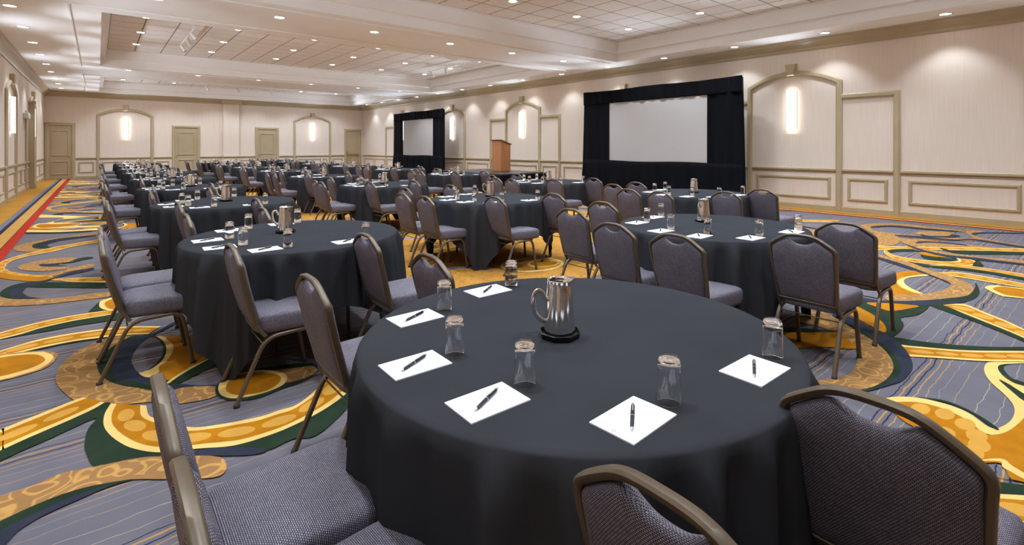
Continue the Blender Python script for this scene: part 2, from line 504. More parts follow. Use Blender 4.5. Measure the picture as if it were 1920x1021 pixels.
# carpet motifs: ('p' outline | 'r' ribbon between two edges | 'e' dot), colour key, floor coordinates in metres
CARPET = [
('p','t',[(-0.043,10.904),(-0.425,10.774),(-0.741,10.537),(-0.894,10.249),(-0.904,9.985),(-0.83,9.702),(-0.652,9.502),(-0.449,9.454),(-0.493,9.639),(-0.645,9.767),(-0.713,10.017),(-0.719,10.222),(-0.642,10.41),(-0.465,10.573),(-0.063,10.695)]),
('p','n',[(-0.052,10.686),(-0.373,10.683),(-0.558,10.561),(-0.678,10.271),(-0.723,10.105),(-0.695,9.885),(-0.618,9.744),(-0.477,9.663),(-0.535,9.867),(-0.555,10.004),(-0.539,10.196),(-0.41,10.39),(-0.22,10.459),(-0.052,10.557)]),
('p','g',[(-0.723,10.105),(-0.68,10.297),(-0.556,10.514),(-0.605,10.251),(-0.608,9.928),(-0.564,9.699),(-0.664,9.806)]),
('p','c',[(-0.933,12.09),(-0.622,11.772),(-0.297,11.554),(-0.023,11.555),(-0.023,11.267),(-0.396,11.362),(-0.918,11.769)]),
('p','g',[(-0.918,11.769),(-0.503,11.452),(-0.034,11.298),(-0.044,11.173),(-0.391,11.219),(-0.912,11.575)]),
('p','c',[(-0.892,12.528),(-0.854,12.943),(-0.732,12.974),(-0.524,13.591),(-0.607,13.816),(-0.891,14.056),(-0.924,14.571),(-0.105,13.552),(-0.104,13.314),(-0.511,13.58),(-0.639,12.964),(-0.325,12.672),(-0.226,12.413),(-0.292,12.274),(-0.471,12.235),(-0.024,11.92),(-0.024,11.735),(-0.638,12.073),(-0.817,12.224)]),
('p','o',[(-0.85,12.555),(-0.791,12.823),(-0.555,12.625),(-0.288,12.559),(-0.26,12.376),(-0.372,12.277),(-0.535,12.166),(-0.754,12.23)]),
('r','o',[(0.019,10.147),(-0.256,9.957),(-0.473,9.776),(-0.593,9.611),(-0.776,9.344),(-0.872,9.134),(-0.923,8.904),(-0.907,8.554),(-0.852,8.223),(-0.728,7.971),(-0.52,7.678),(-0.399,7.553),(-0.36,7.428),(-0.223,7.358),(0.083,7.123)],[(0.018,9.854),(-0.159,9.751),(-0.334,9.581),(-0.455,9.386),(-0.65,9.238),(-0.788,9.032),(-0.841,8.806),(-0.839,8.497),(-0.815,8.318),(-0.702,8.046),(-0.526,7.768),(-0.403,7.626),(-0.322,7.33),(-0.217,7.145),(0.08,6.861)]),
('p','o',[(-0.852,8.223),(-0.727,7.956),(-0.519,7.668),(-0.363,7.5),(-0.456,7.399),(-0.522,7.424),(-0.663,7.604),(-0.816,7.872)]),
('p','g',[(-0.531,7.376),(0.08,6.827),(0.09,6.586),(-0.305,6.939),(-0.541,7.169)]),
('p','n',[(-0.053,7.808),(-0.199,7.748),(-0.357,7.518),(-0.456,7.399),(-0.585,7.421),(-0.682,7.337),(-0.73,7.105),(-0.7,6.863),(-0.614,6.718),(-0.524,6.642),(-0.405,6.562),(-0.492,6.67),(-0.537,6.814),(-0.562,6.945),(-0.546,7.162),(-0.478,7.247),(-0.328,7.47),(-0.06,7.656)]),
('p','g',[(-0.533,7.399),(-0.644,7.387),(-0.713,7.224),(-0.728,7.085),(-0.7,6.863),(-0.614,6.718),(-0.654,6.967),(-0.651,7.191),(-0.588,7.298)]),
('p','t',[(-0.2,8.568),(-0.264,8.716),(-0.426,8.789),(-0.612,8.701),(-0.713,8.5),(-0.711,8.309),(-0.603,8.089),(-0.42,7.934),(-0.241,7.966),(-0.055,8.086),(-0.053,7.835),(-0.256,7.745),(-0.367,7.572),(-0.479,7.761),(-0.302,7.835),(-0.268,8.097),(-0.434,8.21),(-0.529,8.345),(-0.54,8.455),(-0.445,8.415),(-0.255,8.4)]),
('p','g',[(-0.204,8.571),(-0.092,8.623),(-0.042,8.497),(-0.138,8.422),(-0.237,8.326),(-0.351,8.336),(-0.256,8.431)]),
('p','n',[(-0.54,8.455),(-0.445,8.415),(-0.351,8.336),(-0.371,8.267),(-0.268,8.097),(-0.434,8.198),(-0.528,8.333)]),
('p','t',[(-1.0,7.661),(-0.771,7.036),(-0.712,6.875),(-0.611,6.692),(-0.439,6.546),(-0.254,6.446),(-0.067,6.443),(0.097,6.396),(0.098,6.215),(-0.065,6.223),(-0.318,6.272),(-0.528,6.362),(-0.713,6.502),(-1.0,6.719)]),
('p','g',[(-0.06,5.722),(-0.026,5.908),(0.017,6.07),(0.094,6.196),(0.131,6.143),(0.121,5.653),(0.044,5.707)]),
('p','c',[(0.009,5.936),(0.024,6.085),(0.108,6.153),(0.137,6.052),(0.128,5.665),(0.051,5.723),(0.016,5.834)]),
('p','o',[(0.046,5.926),(0.069,6.047),(0.13,6.08),(0.129,5.702),(0.073,5.749)]),
('r','o',[(-1.0,5.298),(-0.606,5.527),(-0.575,5.545),(-0.466,5.615),(-0.35,5.672),(-0.16,5.712),(0.044,5.692),(0.1,5.682)],[(-1.0,5.163),(-0.585,5.337),(-0.554,5.35),(-0.448,5.396),(-0.338,5.477),(-0.155,5.531),(0.043,5.531),(0.084,5.531)]),
('p','g',[(-1.0,5.163),(-0.585,5.337),(-0.554,5.35),(-0.448,5.396),(-0.338,5.477),(-0.155,5.531),(0.043,5.531),(0.167,5.541),(0.161,5.34),(0.041,5.343),(-0.15,5.364),(-0.299,5.327),(-0.438,5.279),(-0.541,5.223),(-0.571,5.208),(-1.0,4.994)]),
('p','g',[(-0.463,4.9),(-0.305,4.937),(-0.139,4.947),(0.038,4.91),(0.038,4.886),(-0.138,4.913),(-0.302,4.904)]),
('r','o',[(-1.0,4.869),(-0.552,5.039),(-0.523,5.05),(-0.425,5.112),(-0.319,5.165),(-0.145,5.169),(0.039,5.129),(0.199,5.07),(0.383,4.915)],[(-1.0,4.534),(-0.534,4.867),(-0.506,4.887),(-0.433,4.904),(-0.305,4.937),(-0.139,4.947),(0.038,4.905),(0.159,4.857),(0.294,4.771)]),
('p','t',[(-1.0,5.11),(-0.544,4.964),(-0.435,4.929),(-0.311,4.871),(-0.225,4.752),(-0.21,4.66),(-0.247,4.489),(-0.339,4.419),(-0.456,4.398),(-0.483,4.403),(-1.0,4.499)]),
('p','c',[(-1.0,5.088),(-0.541,4.939),(-0.433,4.904),(-0.309,4.846),(-0.245,4.734),(-0.232,4.634),(-0.264,4.513),(-0.346,4.444),(-0.458,4.418),(-0.485,4.423),(-1.0,4.518)]),
('p','o',[(-1.0,4.991),(-0.536,4.89),(-0.43,4.867),(-0.333,4.808),(-0.279,4.696),(-0.274,4.605),(-0.328,4.527),(-0.419,4.487),(-0.491,4.483),(-1.0,4.455)]),
('p','t',[(0.128,4.869),(0.008,4.837),(-0.099,4.704),(-0.178,4.503),(-0.199,4.301),(-0.189,4.129),(-0.147,3.942),(-0.088,3.768),(0.028,3.611),(0.206,3.505),(0.313,3.445),(0.329,3.616),(0.218,3.701),(0.102,3.884),(0.031,4.051),(0.002,4.209),(-0.001,4.354),(0.035,4.544),(0.093,4.638),(0.187,4.765)]),
('p','g',[(0.249,4.762),(0.188,4.792),(0.094,4.663),(0.035,4.521),(0.002,4.373),(0.002,4.19),(0.031,4.033),(0.078,3.904),(0.172,3.757),(0.331,3.606),(0.394,4.289),(0.373,4.402),(0.338,4.665)]),
('p','n',[(0.47,4.966),(0.347,4.797),(0.281,4.768),(0.217,4.74),(0.122,4.614),(0.082,4.369),(0.073,4.169),(0.085,3.97),(0.152,3.886),(0.231,3.758),(0.335,3.653),(0.276,3.809),(0.239,3.876),(0.198,3.995),(0.178,4.121),(0.173,4.271),(0.203,4.449),(0.273,4.639),(0.343,4.743),(0.462,4.879)]),
('p','c',[(0.339,4.678),(0.396,4.589),(0.436,4.349),(0.401,4.057),(0.318,3.943),(0.239,3.876),(0.198,3.995),(0.263,4.009),(0.333,4.136),(0.37,4.332),(0.366,4.535)]),
('p','b',[(0.173,4.271),(0.203,4.449),(0.267,4.632),(0.312,4.665),(0.348,4.55),(0.351,4.349),(0.322,4.167),(0.259,4.032),(0.201,3.993),(0.178,4.121)]),
('r','o',[(-1.0,3.238),(-0.408,3.62),(-0.377,3.64),(-0.296,3.686),(-0.209,3.735),(-0.116,3.788),(-0.063,3.806)],[(-1.0,2.9),(-0.379,3.366),(-0.351,3.387),(-0.276,3.439),(-0.195,3.487),(-0.108,3.538),(-0.015,3.603),(0.029,3.648)]),
('p','g',[(-1.0,2.9),(-0.379,3.366),(-0.351,3.387),(-0.276,3.439),(-0.195,3.487),(-0.108,3.538),(-0.015,3.603),(0.029,3.648),(0.055,3.614),(0.031,3.501),(0.027,3.385),(0.046,3.237),(0.086,3.101),(0.14,2.988),(0.215,2.894),(0.215,2.855),(0.07,2.932),(-0.009,2.947),(-0.044,3.128),(-0.048,3.23),(-0.038,3.363),(-0.008,3.469),(-0.105,3.42),(-0.189,3.365),(-0.267,3.324),(-0.34,3.277),(-0.367,3.256),(-1.0,2.764)]),
('r','o',[(0.055,3.614),(0.029,3.503),(0.022,3.369),(0.041,3.243),(0.08,3.114),(0.129,3.006),(0.218,2.892),(0.36,2.81),(0.502,2.726),(0.664,2.713),(0.788,2.734),(0.931,2.782),(1.07,2.862),(1.126,2.912)],[(0.204,3.462),(0.204,3.398),(0.204,3.355),(0.209,3.32),(0.217,3.293),(0.229,3.269),(0.244,3.244),(0.359,3.05),(0.491,2.977),(0.657,2.931),(0.75,2.935),(0.848,2.939),(0.996,3.061),(1.074,3.186)]),
('p','t',[(-1.0,2.732),(-0.331,2.938),(-0.305,2.946),(-0.213,2.949),(-0.117,2.981),(-0.009,2.947),(0.125,2.908),(0.22,2.85),(0.43,2.666),(0.405,2.514),(0.228,2.636),(0.112,2.731),(-0.011,2.785),(-0.11,2.799),(-0.201,2.776),(-0.285,2.749),(-0.308,2.737),(-1.0,2.376)]),
('p','n',[(0.118,2.729),(-0.011,2.785),(-0.11,2.799),(-0.201,2.782),(-0.285,2.749),(-0.308,2.737),(-1.0,2.376),(-1.0,2.778),(-0.29,2.578),(-0.258,2.569),(-0.221,2.643),(-0.151,2.689),(-0.059,2.715),(0.039,2.736)]),
('p','g',[(0.118,2.729),(-0.011,2.785),(-0.11,2.799),(-0.201,2.782),(-0.285,2.749),(-0.308,2.737),(-1.0,2.376),(-1.0,2.537),(-0.302,2.682),(-0.278,2.687),(-0.197,2.717),(-0.108,2.75),(-0.011,2.753)]),
('p','g',[(0.36,2.807),(0.501,2.724),(0.664,2.71),(0.788,2.731),(0.931,2.78),(1.069,2.859),(1.129,2.909),(1.087,2.792),(1.015,2.695),(0.827,2.561),(0.728,2.603),(0.606,2.586),(0.508,2.702)]),
('p','n',[(0.359,2.798),(0.508,2.702),(0.606,2.586),(0.53,2.601),(0.357,2.746)]),
('p','o',[(0.325,3.752),(0.464,3.887),(0.669,4.056),(0.736,4.175),(0.569,4.442),(0.393,4.623),(0.414,4.387),(0.392,4.233),(0.347,4.085),(0.3,4.0)]),
('p','c',[(0.33,3.737),(0.464,3.887),(0.578,3.954),(0.557,3.907),(0.474,3.854),(0.34,3.707)]),
('p','g',[(0.341,3.717),(0.498,3.883),(0.713,4.046),(0.754,3.928),(0.479,3.733),(0.366,3.653)]),
('p','n',[(0.355,3.663),(0.456,3.557),(0.549,3.487),(0.526,3.467),(0.422,3.535),(0.347,3.588)]),
('p','t',[(0.353,3.583),(0.533,3.471),(0.512,3.332),(0.36,3.36),(0.297,3.422)]),
('p','g',[(0.523,3.4),(0.559,3.512),(0.697,3.595),(1.079,3.442),(1.012,3.227),(0.819,3.18),(0.681,3.156),(0.569,3.225),(0.528,3.318)]),
('p','t',[(0.849,3.467),(0.978,3.429),(1.073,3.373),(1.038,3.262),(0.866,3.253)]),
('p','c',[(0.545,3.441),(0.583,3.534),(0.687,3.58),(0.806,3.532),(0.892,3.407),(0.889,3.298),(0.83,3.221),(0.716,3.198),(0.595,3.234),(0.542,3.326)]),
('p','o',[(0.579,3.413),(0.627,3.519),(0.721,3.54),(0.815,3.477),(0.866,3.362),(0.827,3.265),(0.74,3.217),(0.63,3.252),(0.581,3.331)]),
('p','t',[(10.43,3.041),(10.916,3.006),(11.334,2.731),(11.371,2.284),(11.268,1.764),(11.027,1.695),(10.998,2.21),(10.916,2.631),(10.665,2.843),(10.367,2.827),(10.08,2.652),(10.045,2.338),(10.028,2.015),(10.219,1.673),(10.479,1.494),(10.98,1.657),(11.283,1.719),(11.478,1.637),(11.388,1.469),(11.072,1.579),(10.768,1.535),(10.461,1.28),(10.206,0.898),(9.373,-0.35),(9.412,-0.49),(10.021,0.881),(10.215,1.318),(9.998,1.565),(9.674,1.943),(9.79,2.359),(9.835,2.622),(10.019,2.867)]),
('p','n',[(10.631,2.871),(11.052,2.664),(11.081,2.226),(11.154,1.746),(11.027,1.758),(10.869,2.184),(10.833,2.611),(10.487,2.814)]),
('p','n',[(9.888,2.35),(10.028,2.015),(10.084,1.651),(10.37,1.45),(10.144,0.892),(9.581,-0.498),(9.448,-0.523),(9.985,0.878),(10.195,1.426),(9.927,1.625),(9.763,1.961),(9.761,2.24)]),
('p','t',[(10.435,2.194),(10.759,2.079),(10.917,1.866),(10.689,1.75),(10.325,1.765),(10.102,1.952),(10.176,2.108)]),
('p','n',[(10.262,2.109),(10.199,1.971),(10.395,1.777),(10.659,1.775),(10.516,1.646),(10.214,1.746),(10.017,1.982)]),
('p','n',[(10.964,1.563),(11.276,1.485),(11.755,1.034),(12.847,0.006),(12.75,0.015),(11.64,1.024),(11.18,1.442),(10.918,1.512)]),
('p','t',[(9.537,2.22),(9.674,1.943),(9.669,1.652),(9.7,1.383),(9.664,1.182),(9.409,1.341),(9.234,1.578),(8.946,1.867),(9.199,2.111)]),
('p','n',[(9.3,1.963),(9.52,1.942),(9.661,1.722),(9.685,1.516),(9.576,1.405),(9.547,1.632),(9.46,1.828),(9.239,1.928)]),
('p','t',[(9.75,2.616),(9.998,2.562),(9.702,2.29),(9.372,2.158),(8.901,2.116),(8.671,2.192),(8.656,2.323)]),
('r','o',[(8.571,2.3),(8.778,2.043),(9.102,1.69),(9.465,1.35),(9.925,0.873),(11.036,-0.279)],[(8.196,2.199),(8.467,1.971),(8.855,1.644),(9.188,1.31),(9.614,0.846),(10.696,-0.333)]),
('p','g',[(9.108,1.651),(8.995,1.472),(9.358,1.145),(9.581,0.843),(10.472,-0.364),(10.415,-0.227),(9.343,0.822),(8.833,1.321),(8.884,1.544)]),
('r','o',[(8.746,1.812),(8.58,2.039),(8.312,2.101),(7.995,2.007),(7.725,1.811),(7.722,1.551),(7.844,1.341),(8.037,1.146),(8.306,1.144),(8.448,1.228),(8.51,1.332)],[(8.669,1.769),(8.471,2.0),(8.285,2.049),(8.024,1.934),(7.942,1.746),(7.971,1.54),(8.066,1.39),(8.214,1.309),(8.381,1.348),(8.472,1.411),(8.483,1.45)]),
('p','g',[(8.296,2.062),(8.548,1.989),(8.751,1.785),(8.636,1.722),(8.339,1.941),(8.155,1.993)]),
('p','g',[(8.301,1.7),(8.254,1.595),(8.325,1.423),(8.381,1.348),(8.156,1.358),(8.047,1.494),(8.103,1.628)]),
('p','o',[(8.348,1.71),(8.528,1.74),(8.581,1.593),(8.455,1.445),(8.296,1.541)]),
('p','g',[(8.446,1.158),(8.088,1.054),(8.053,1.148)]),
('r','o',[(7.675,1.483),(7.957,1.246),(7.967,0.923),(7.938,0.698),(7.733,-0.889)],[(7.505,1.45),(7.796,1.22),(7.782,0.901),(7.716,0.679),(7.26,-0.855)]),
('p','g',[(7.711,1.707),(7.659,1.48),(7.796,1.22),(7.797,0.903),(7.73,0.68),(7.298,-0.757),(7.217,-0.791),(7.575,0.666),(7.654,0.987),(7.594,1.298),(7.519,1.534)]),
('p','t',[(9.199,2.111),(8.967,1.942),(8.764,1.562),(8.727,1.244),(8.892,0.782),(9.397,-0.631),(8.954,-0.703),(8.614,0.758),(8.508,1.213),(8.517,1.518),(8.699,1.884)]),
('p','n',[(9.141,2.098),(8.725,1.753),(8.578,1.466),(8.63,1.231),(8.659,0.762),(8.752,-0.735),(8.793,-0.726),(8.526,0.75),(8.444,1.204),(8.422,1.501),(8.661,1.807)]),
('p','o',[(6.619,1.651),(7.085,1.591),(7.22,1.462),(7.077,1.368),(6.824,1.478),(6.587,1.512),(6.263,1.417),(6.114,1.238),(5.878,1.436)]),
('p','c',[(7.09,1.392),(6.835,1.502),(6.557,1.537),(6.28,1.462),(6.117,1.315),(6.129,1.241),(6.301,1.385),(6.542,1.485),(6.782,1.48),(7.033,1.37)]),
('r','o',[(7.267,1.349),(7.479,1.171),(7.437,0.861),(7.386,0.65),(7.01,-0.905)],[(7.129,1.324),(7.2,1.127),(7.171,0.83),(7.162,0.63),(7.09,-0.968)]),
('p','t',[(7.943,2.131),(7.804,1.881),(7.648,1.656),(7.357,1.422),(7.199,1.23),(6.99,1.045),(6.748,0.951),(6.521,0.921),(6.292,0.932),(6.072,0.994),(5.81,1.167),(5.605,1.388),(5.845,1.448),(5.997,1.299),(6.291,1.168),(6.643,1.126),(6.873,1.175),(7.041,1.329),(7.266,1.574),(7.555,1.821),(7.739,2.077)]),
('p','n',[(7.765,2.084),(7.595,1.831),(7.377,1.598),(7.111,1.374),(6.897,1.199),(6.744,1.118),(6.983,1.297),(7.143,1.491),(7.34,1.708),(7.654,2.054)]),
('p','c',[(6.89,0.889),(7.058,0.836),(7.132,0.627),(7.633,-0.787),(7.258,-0.79),(6.661,0.586),(6.602,0.722),(6.752,0.835)]),
('p','o',[(6.926,0.829),(7.072,0.764),(7.083,0.623),(7.2,-0.872),(6.904,-0.897),(6.699,0.589),(6.683,0.705),(6.798,0.796)]),
('p','n',[(5.54,1.646),(5.556,1.434),(5.828,1.204),(6.084,1.065),(6.384,0.945),(6.789,0.947),(6.552,0.886),(6.26,0.891),(5.99,0.958),(5.675,1.127),(5.545,1.333),(5.397,1.542)]),
('p','g',[(6.384,0.945),(6.724,0.942),(7.044,0.982),(6.756,0.915),(6.519,0.886),(6.242,0.906),(5.959,1.043),(6.049,1.059)]),
('p','g',[(5.428,1.644),(5.42,1.498),(5.421,1.399),(5.693,1.131),(5.529,1.098),(5.304,1.114),(5.119,1.178),(4.957,1.125),(4.771,1.098),(4.547,1.105),(4.585,1.167),(4.86,1.343),(5.167,1.565)]),
('p','o',[(5.208,1.578),(5.085,1.405),(4.933,1.282),(4.761,1.196),(4.616,1.168),(4.685,1.26),(4.833,1.427),(4.955,1.559)]),
('p','o',[(5.398,1.492),(5.627,1.177),(5.435,1.213),(5.261,1.292),(5.296,1.386)]),
('r','o',[(5.826,1.029),(6.005,0.916),(5.854,0.766),(5.672,0.588),(5.492,0.455),(4.205,-0.496)],[(5.807,1.025),(5.653,0.862),(5.525,0.723),(5.371,0.557),(5.249,0.435),(4.118,-0.696)]),
('p','g',[(5.729,1.11),(5.816,1.027),(5.661,0.863),(5.533,0.725),(5.378,0.557),(5.249,0.435),(4.159,-0.596),(4.107,-0.647),(5.154,0.427),(5.308,0.585),(5.457,0.753),(5.591,0.936)]),
('r','o',[(4.42,1.024),(4.523,0.862),(4.669,0.678),(4.968,0.412),(6.163,-0.651)],[(4.223,0.922),(4.36,0.763),(4.503,0.59),(4.721,0.391),(5.903,-0.688)]),
('p','g',[(4.543,1.108),(4.606,0.952),(4.728,0.756),(4.891,0.573),(5.072,0.42),(6.218,-0.548),(6.092,-0.585),(4.971,0.412),(4.672,0.678),(4.529,0.863),(4.426,1.022)]),
('p','n',[(4.891,1.569),(4.688,1.295),(4.543,1.108),(4.376,0.992),(4.156,0.899),(3.989,0.863),(3.777,0.856),(3.659,0.88),(3.589,0.939),(3.746,0.927),(3.944,0.949),(4.137,1.022),(4.334,1.15),(4.482,1.323),(4.635,1.533)]),
('p','g',[(4.704,1.556),(4.552,1.344),(4.42,1.205),(4.286,1.068),(4.107,0.966),(3.939,0.905),(3.753,0.876),(3.638,0.887),(3.548,0.941),(3.746,0.927),(3.944,0.949),(4.137,1.022),(4.334,1.15),(4.482,1.323)]),
('p','g',[(3.982,0.915),(3.811,0.893),(3.57,0.921),(3.352,0.989),(3.744,0.926),(3.94,0.951)]),
('p','n',[(4.104,0.888),(3.962,0.859),(3.753,0.863),(3.542,0.914),(3.363,0.98),(3.57,0.921),(3.811,0.893),(4.011,0.916)]),
('p','t',[(4.785,1.703),(4.693,1.524),(4.498,1.328),(4.334,1.15),(4.137,1.022),(3.944,0.949),(3.747,0.926),(3.552,0.942),(3.392,1.001),(3.155,1.17),(3.193,1.22),(3.283,1.218),(3.516,1.121),(3.625,1.098),(3.829,1.122),(4.044,1.185),(4.219,1.278),(4.324,1.422),(4.377,1.557),(4.385,1.704)]),
('p','o',[(4.015,1.7),(4.339,1.427),(4.219,1.278),(4.087,1.206),(3.952,1.365),(3.763,1.48),(3.627,1.536)]),
('p','g',[(4.114,1.742),(4.369,1.437),(4.324,1.422),(4.015,1.7)]),
('p','c',[(3.342,0.868),(3.455,0.842),(3.559,0.747),(3.593,0.629),(3.567,0.528),(3.468,0.435),(3.492,0.399),(3.64,0.368),(3.813,0.372),(3.957,0.415),(4.137,0.507),(4.293,0.556),(4.451,0.57),(4.537,0.544),(4.723,0.379),(5.845,-0.616),(4.75,-0.622),(3.556,0.286),(3.376,0.423),(3.429,0.498),(3.489,0.611),(3.468,0.717),(3.393,0.816)]),
('p','o',[(3.341,0.832),(3.434,0.79),(3.51,0.708),(3.514,0.599),(3.453,0.501),(3.366,0.431),(3.449,0.376),(3.615,0.341),(3.866,0.31),(5.355,0.126),(3.556,-1.159),(3.019,0.242),(2.996,0.302),(3.108,0.347),(3.04,0.428),(3.141,0.55),(3.193,0.713)]),
('p','g',[(3.559,0.747),(3.615,0.633),(3.581,0.52),(3.463,0.415),(3.489,0.401),(3.593,0.506),(3.64,0.626),(3.597,0.714)]),
('p','g',[(4.434,0.51),(4.54,0.495),(4.709,0.378),(5.942,-0.476),(3.906,-1.13),(4.212,0.338),(4.227,0.41),(4.301,0.469)]),
('p','b',[(4.491,0.486),(4.593,0.446),(4.687,0.376),(5.89,-0.52),(3.795,-1.078),(4.275,0.343),(4.302,0.423),(4.386,0.466)]),
('p','g',[(4.21,0.479),(4.186,0.434),(4.042,0.325),(2.846,-0.58),(2.689,-0.537),(3.923,0.315),(4.007,0.373)]),
('e','l',[(3.422,0.702)]),
('e','l',[(3.456,0.605)]),
('e','l',[(3.409,0.515)]),
('e','l',[(3.317,0.458)]),
('e','l',[(3.221,0.435)]),
('e','l',[(3.117,0.444)]),
('e','l',[(3.225,0.564)]),
('e','l',[(3.318,0.73)]),
('p','c',[(3.034,0.433),(3.126,0.353),(3.074,0.334),(3.023,0.241),(2.302,-1.074),(2.262,-1.011),(3.08,0.246),(3.121,0.309),(3.156,0.353)]),
('p','g',[(2.897,0.373),(3.002,0.24),(3.931,-0.937),(3.882,-0.913),(2.914,0.233),(2.805,0.362)]),
('r','o',[(2.792,0.36),(2.917,0.233),(4.039,-0.907)],[(2.593,0.334),(2.669,0.213),(3.52,-1.142)]),
]

# ------------------------------------------------------------------ floor with its woven carpet pattern
def smooth_closed(pts, n=4):
    P = [Vector((a, b)) for a, b in pts]
    k = len(P)
    out = []
    for i in range(k):
        p0, p1, p2, p3 = P[i - 1], P[i], P[(i + 1) % k], P[(i + 2) % k]
        for j in range(n):
            t = j / n
            out.append(0.5 * ((2 * p1) + (p2 - p0) * t + (2 * p0 - 5 * p1 + 4 * p2 - p3) * t * t + (3 * p1 - p0 - 3 * p2 + p3) * t ** 3))
    return out


def resample(pts, n):
    P = [Vector((p[0], p[1])) for p in bez([(a, b, 0) for a, b in pts], 8)]
    d = [0.0]
    for i in range(1, len(P)):
        d.append(d[-1] + (P[i] - P[i - 1]).length)
    out, j = [], 0
    for k in range(n):
        s = d[-1] * k / (n - 1)
        while j < len(P) - 2 and d[j + 1] < s:
            j += 1
        t = (s - d[j]) / max(1e-9, d[j + 1] - d[j])
        out.append(P[j].lerp(P[j + 1], min(1, max(0, t))))
    return out


FM = ['c_b', 'c_t', 'c_o', 'c_l', 'c_c', 'c_g', 'c_n', 'c_r', 'c_s', 'c_y', 'c_z', 'c_G']
FI = {k[2:]: i for i, k in enumerate(FM)}


def build_floor():
    g = Geo()
    g.add([(XL, YF, 0), (XR, YF, 0), (XR, YB, 0), (XL, YB, 0)], [(0, 1, 2, 3)], FI['b'])
    lay = [0.0]

    def up():
        lay[0] += 0.000007
        return lay[0]

    def poly(pts, mi, z):
        tri = tessellate_polygon([[Vector((p[0], p[1], 0)) for p in pts]])
        g.add([(p[0], p[1], z) for p in pts], tri, mi)

    def inside(pts):
        return [(min(XR, max(XL, p[0])), min(YB, max(YF, p[1]))) for p in pts]

    def motif(item, dx, dy, fx=None):
        T = lambda p: ((fx - p[0] if fx is not None else p[0]) + dx, p[1] + dy)
        if item[0] == 'p':
            poly(inside(smooth_closed([T(p) for p in item[2]])), FI[item[1]], up())
        elif item[0] == 'e':
            c = T(item[2][0])
            poly([(c[0] + 0.075 * math.cos(a * PI / 8), c[1] + 0.04 * math.sin(a * PI / 8)) for a in range(16)], FI['l'], up())
        else:
            n = 48
            A = resample([T(p) for p in item[2]], n)
            B = resample([T(p) for p in item[3]], n)
            z = up()
            for lo, hi, mi in ((0.0, 0.17, 'c'), (0.17, 0.83, 'o'), (0.83, 1.0, 'c')):
                v = []
                for a, b in zip(A, B):
                    v += [tuple(a.lerp(b, lo)) + (z,), tuple(a.lerp(b, hi)) + (z,)]
                g.add(v, [(2 * i, 2 * i + 1, 2 * i + 3, 2 * i + 2) for i in range(n - 1)], FI[mi])
            z = up()
            Cn = [a.lerp(b, 0.5) for a, b in zip(A, B)]
            s = 0.0
            nxt = 0.1
            for i in range(1, n - 1):
                seg = (Cn[i] - Cn[i - 1]).length
                s += seg
                w = (A[i] - B[i]).length
                if s >= nxt and w > 0.05:
                    t = (Cn[i + 1] - Cn[i - 1]).normalized()
                    q = Vector((-t.y, t.x))
                    L, Hh = min(0.085, w * 0.36), w * 0.17
                    poly([tuple(Cn[i] + t * L * math.cos(k * PI / 7) + q * Hh * math.sin(k * PI / 7)) for k in range(14)], FI['l'], z)
                    nxt = s + 2.0 * L
    # gold field in the middle of the room with blue-grey arcs
    rnd = random.Random(11)
    edge = [(2.0, 4.3)]
    y = 4.3
    while y < 28:
        y += 1.1
        edge.append((1.75 + 0.35 * math.sin(y * 1.7) + rnd.uniform(-0.1, 0.1), y))
    edge += [(8.0, 28.0)]
    y = 28.0
    while y > 5.5:
        y -= 1.1
        edge.append((8.1 + 0.4 * math.sin(y * 1.9), y))
    edge += [(7.0, 4.9), (5.4, 4.1), (4.4, 3.75), (3.4, 3.9), (2.7, 3.6)]
    poly(smooth_closed(edge), FI['G'], up())

    def arc(cx, cy, r, w, a0, a1, mi, taper=True):
        v = []
        z = up()
        n = 22
        for i in range(n + 1):
            a = a0 + (a1 - a0) * i / n
            ww = w * (math.sin(PI * (0.06 + 0.9 * i / n)) if taper else 1)
            for q in (r - ww / 2, r + ww / 2):
                v.append((cx + q * math.cos(a), cy + q * 0.8 * math.sin(a), z))
        g.add(v, [(2 * i, 2 * i + 1, 2 * i + 3, 2 * i + 2) for i in range(n)], FI[mi])

    def disc(cx, cy, rx, ry, mi):
        poly([(cx + rx * math.cos(k * PI / 14), cy + ry * math.sin(k * PI / 14)) for k in range(28)], FI[mi], up())
    spots = [(3.05, 4.75), (2.35, 6.3), (3.6, 6.9), (2.7, 8.9)] + [(rnd.uniform(2.2, 7.6), rnd.uniform(6.5, 27.5)) for _ in range(46)]
    for i, (cx, cy) in enumerate(spots):
        r = rnd.uniform(0.35, 0.7)
        a = rnd.uniform(0, 2 * PI)
        arc(cx, cy, r, 0.12, a, a + rnd.uniform(2.4, 4.2), 's')
        if i % 2:
            arc(cx + 0.3, cy + 0.2, r * 0.6, 0.1, a + 1, a + 3.5, 'o')
        if i % 3 == 0:
            arc(cx, cy, r + 0.14, 0.05, a + 0.3, a + 2.8, 'n')
    for cx, cy in [(4.05, 4.62), (2.6, 7.6), (5.4, 6.3)]:
        disc(cx, cy, 0.42, 0.34, 'c')
        disc(cx, cy, 0.38, 0.3, 'G')
        disc(cx + 0.14, cy - 0.05, 0.22, 0.17, 'c')
        disc(cx + 0.14, cy - 0.05, 0.19, 0.145, 'o')
    left = [it for it in CARPET if max(p[0] for q in it[2:] for p in q) < 2.1]
    right = [it for it in CARPET if it not in left]
    lf = [it for it in left if min(p[1] for q in it[2:] for p in q) > 3.2]
    for dy in (21.0, 14.0, 7.4):
        for it in lf:
            motif(it, 0, dy)
    rf = [it for it in right if min(p[0] for q in it[2:] for p in q) > 6.0]
    for k, dy in enumerate((19.0, 15.2, 11.4, 7.6, 3.8)):
        for it in rf:
            motif(it, 0.0, dy)
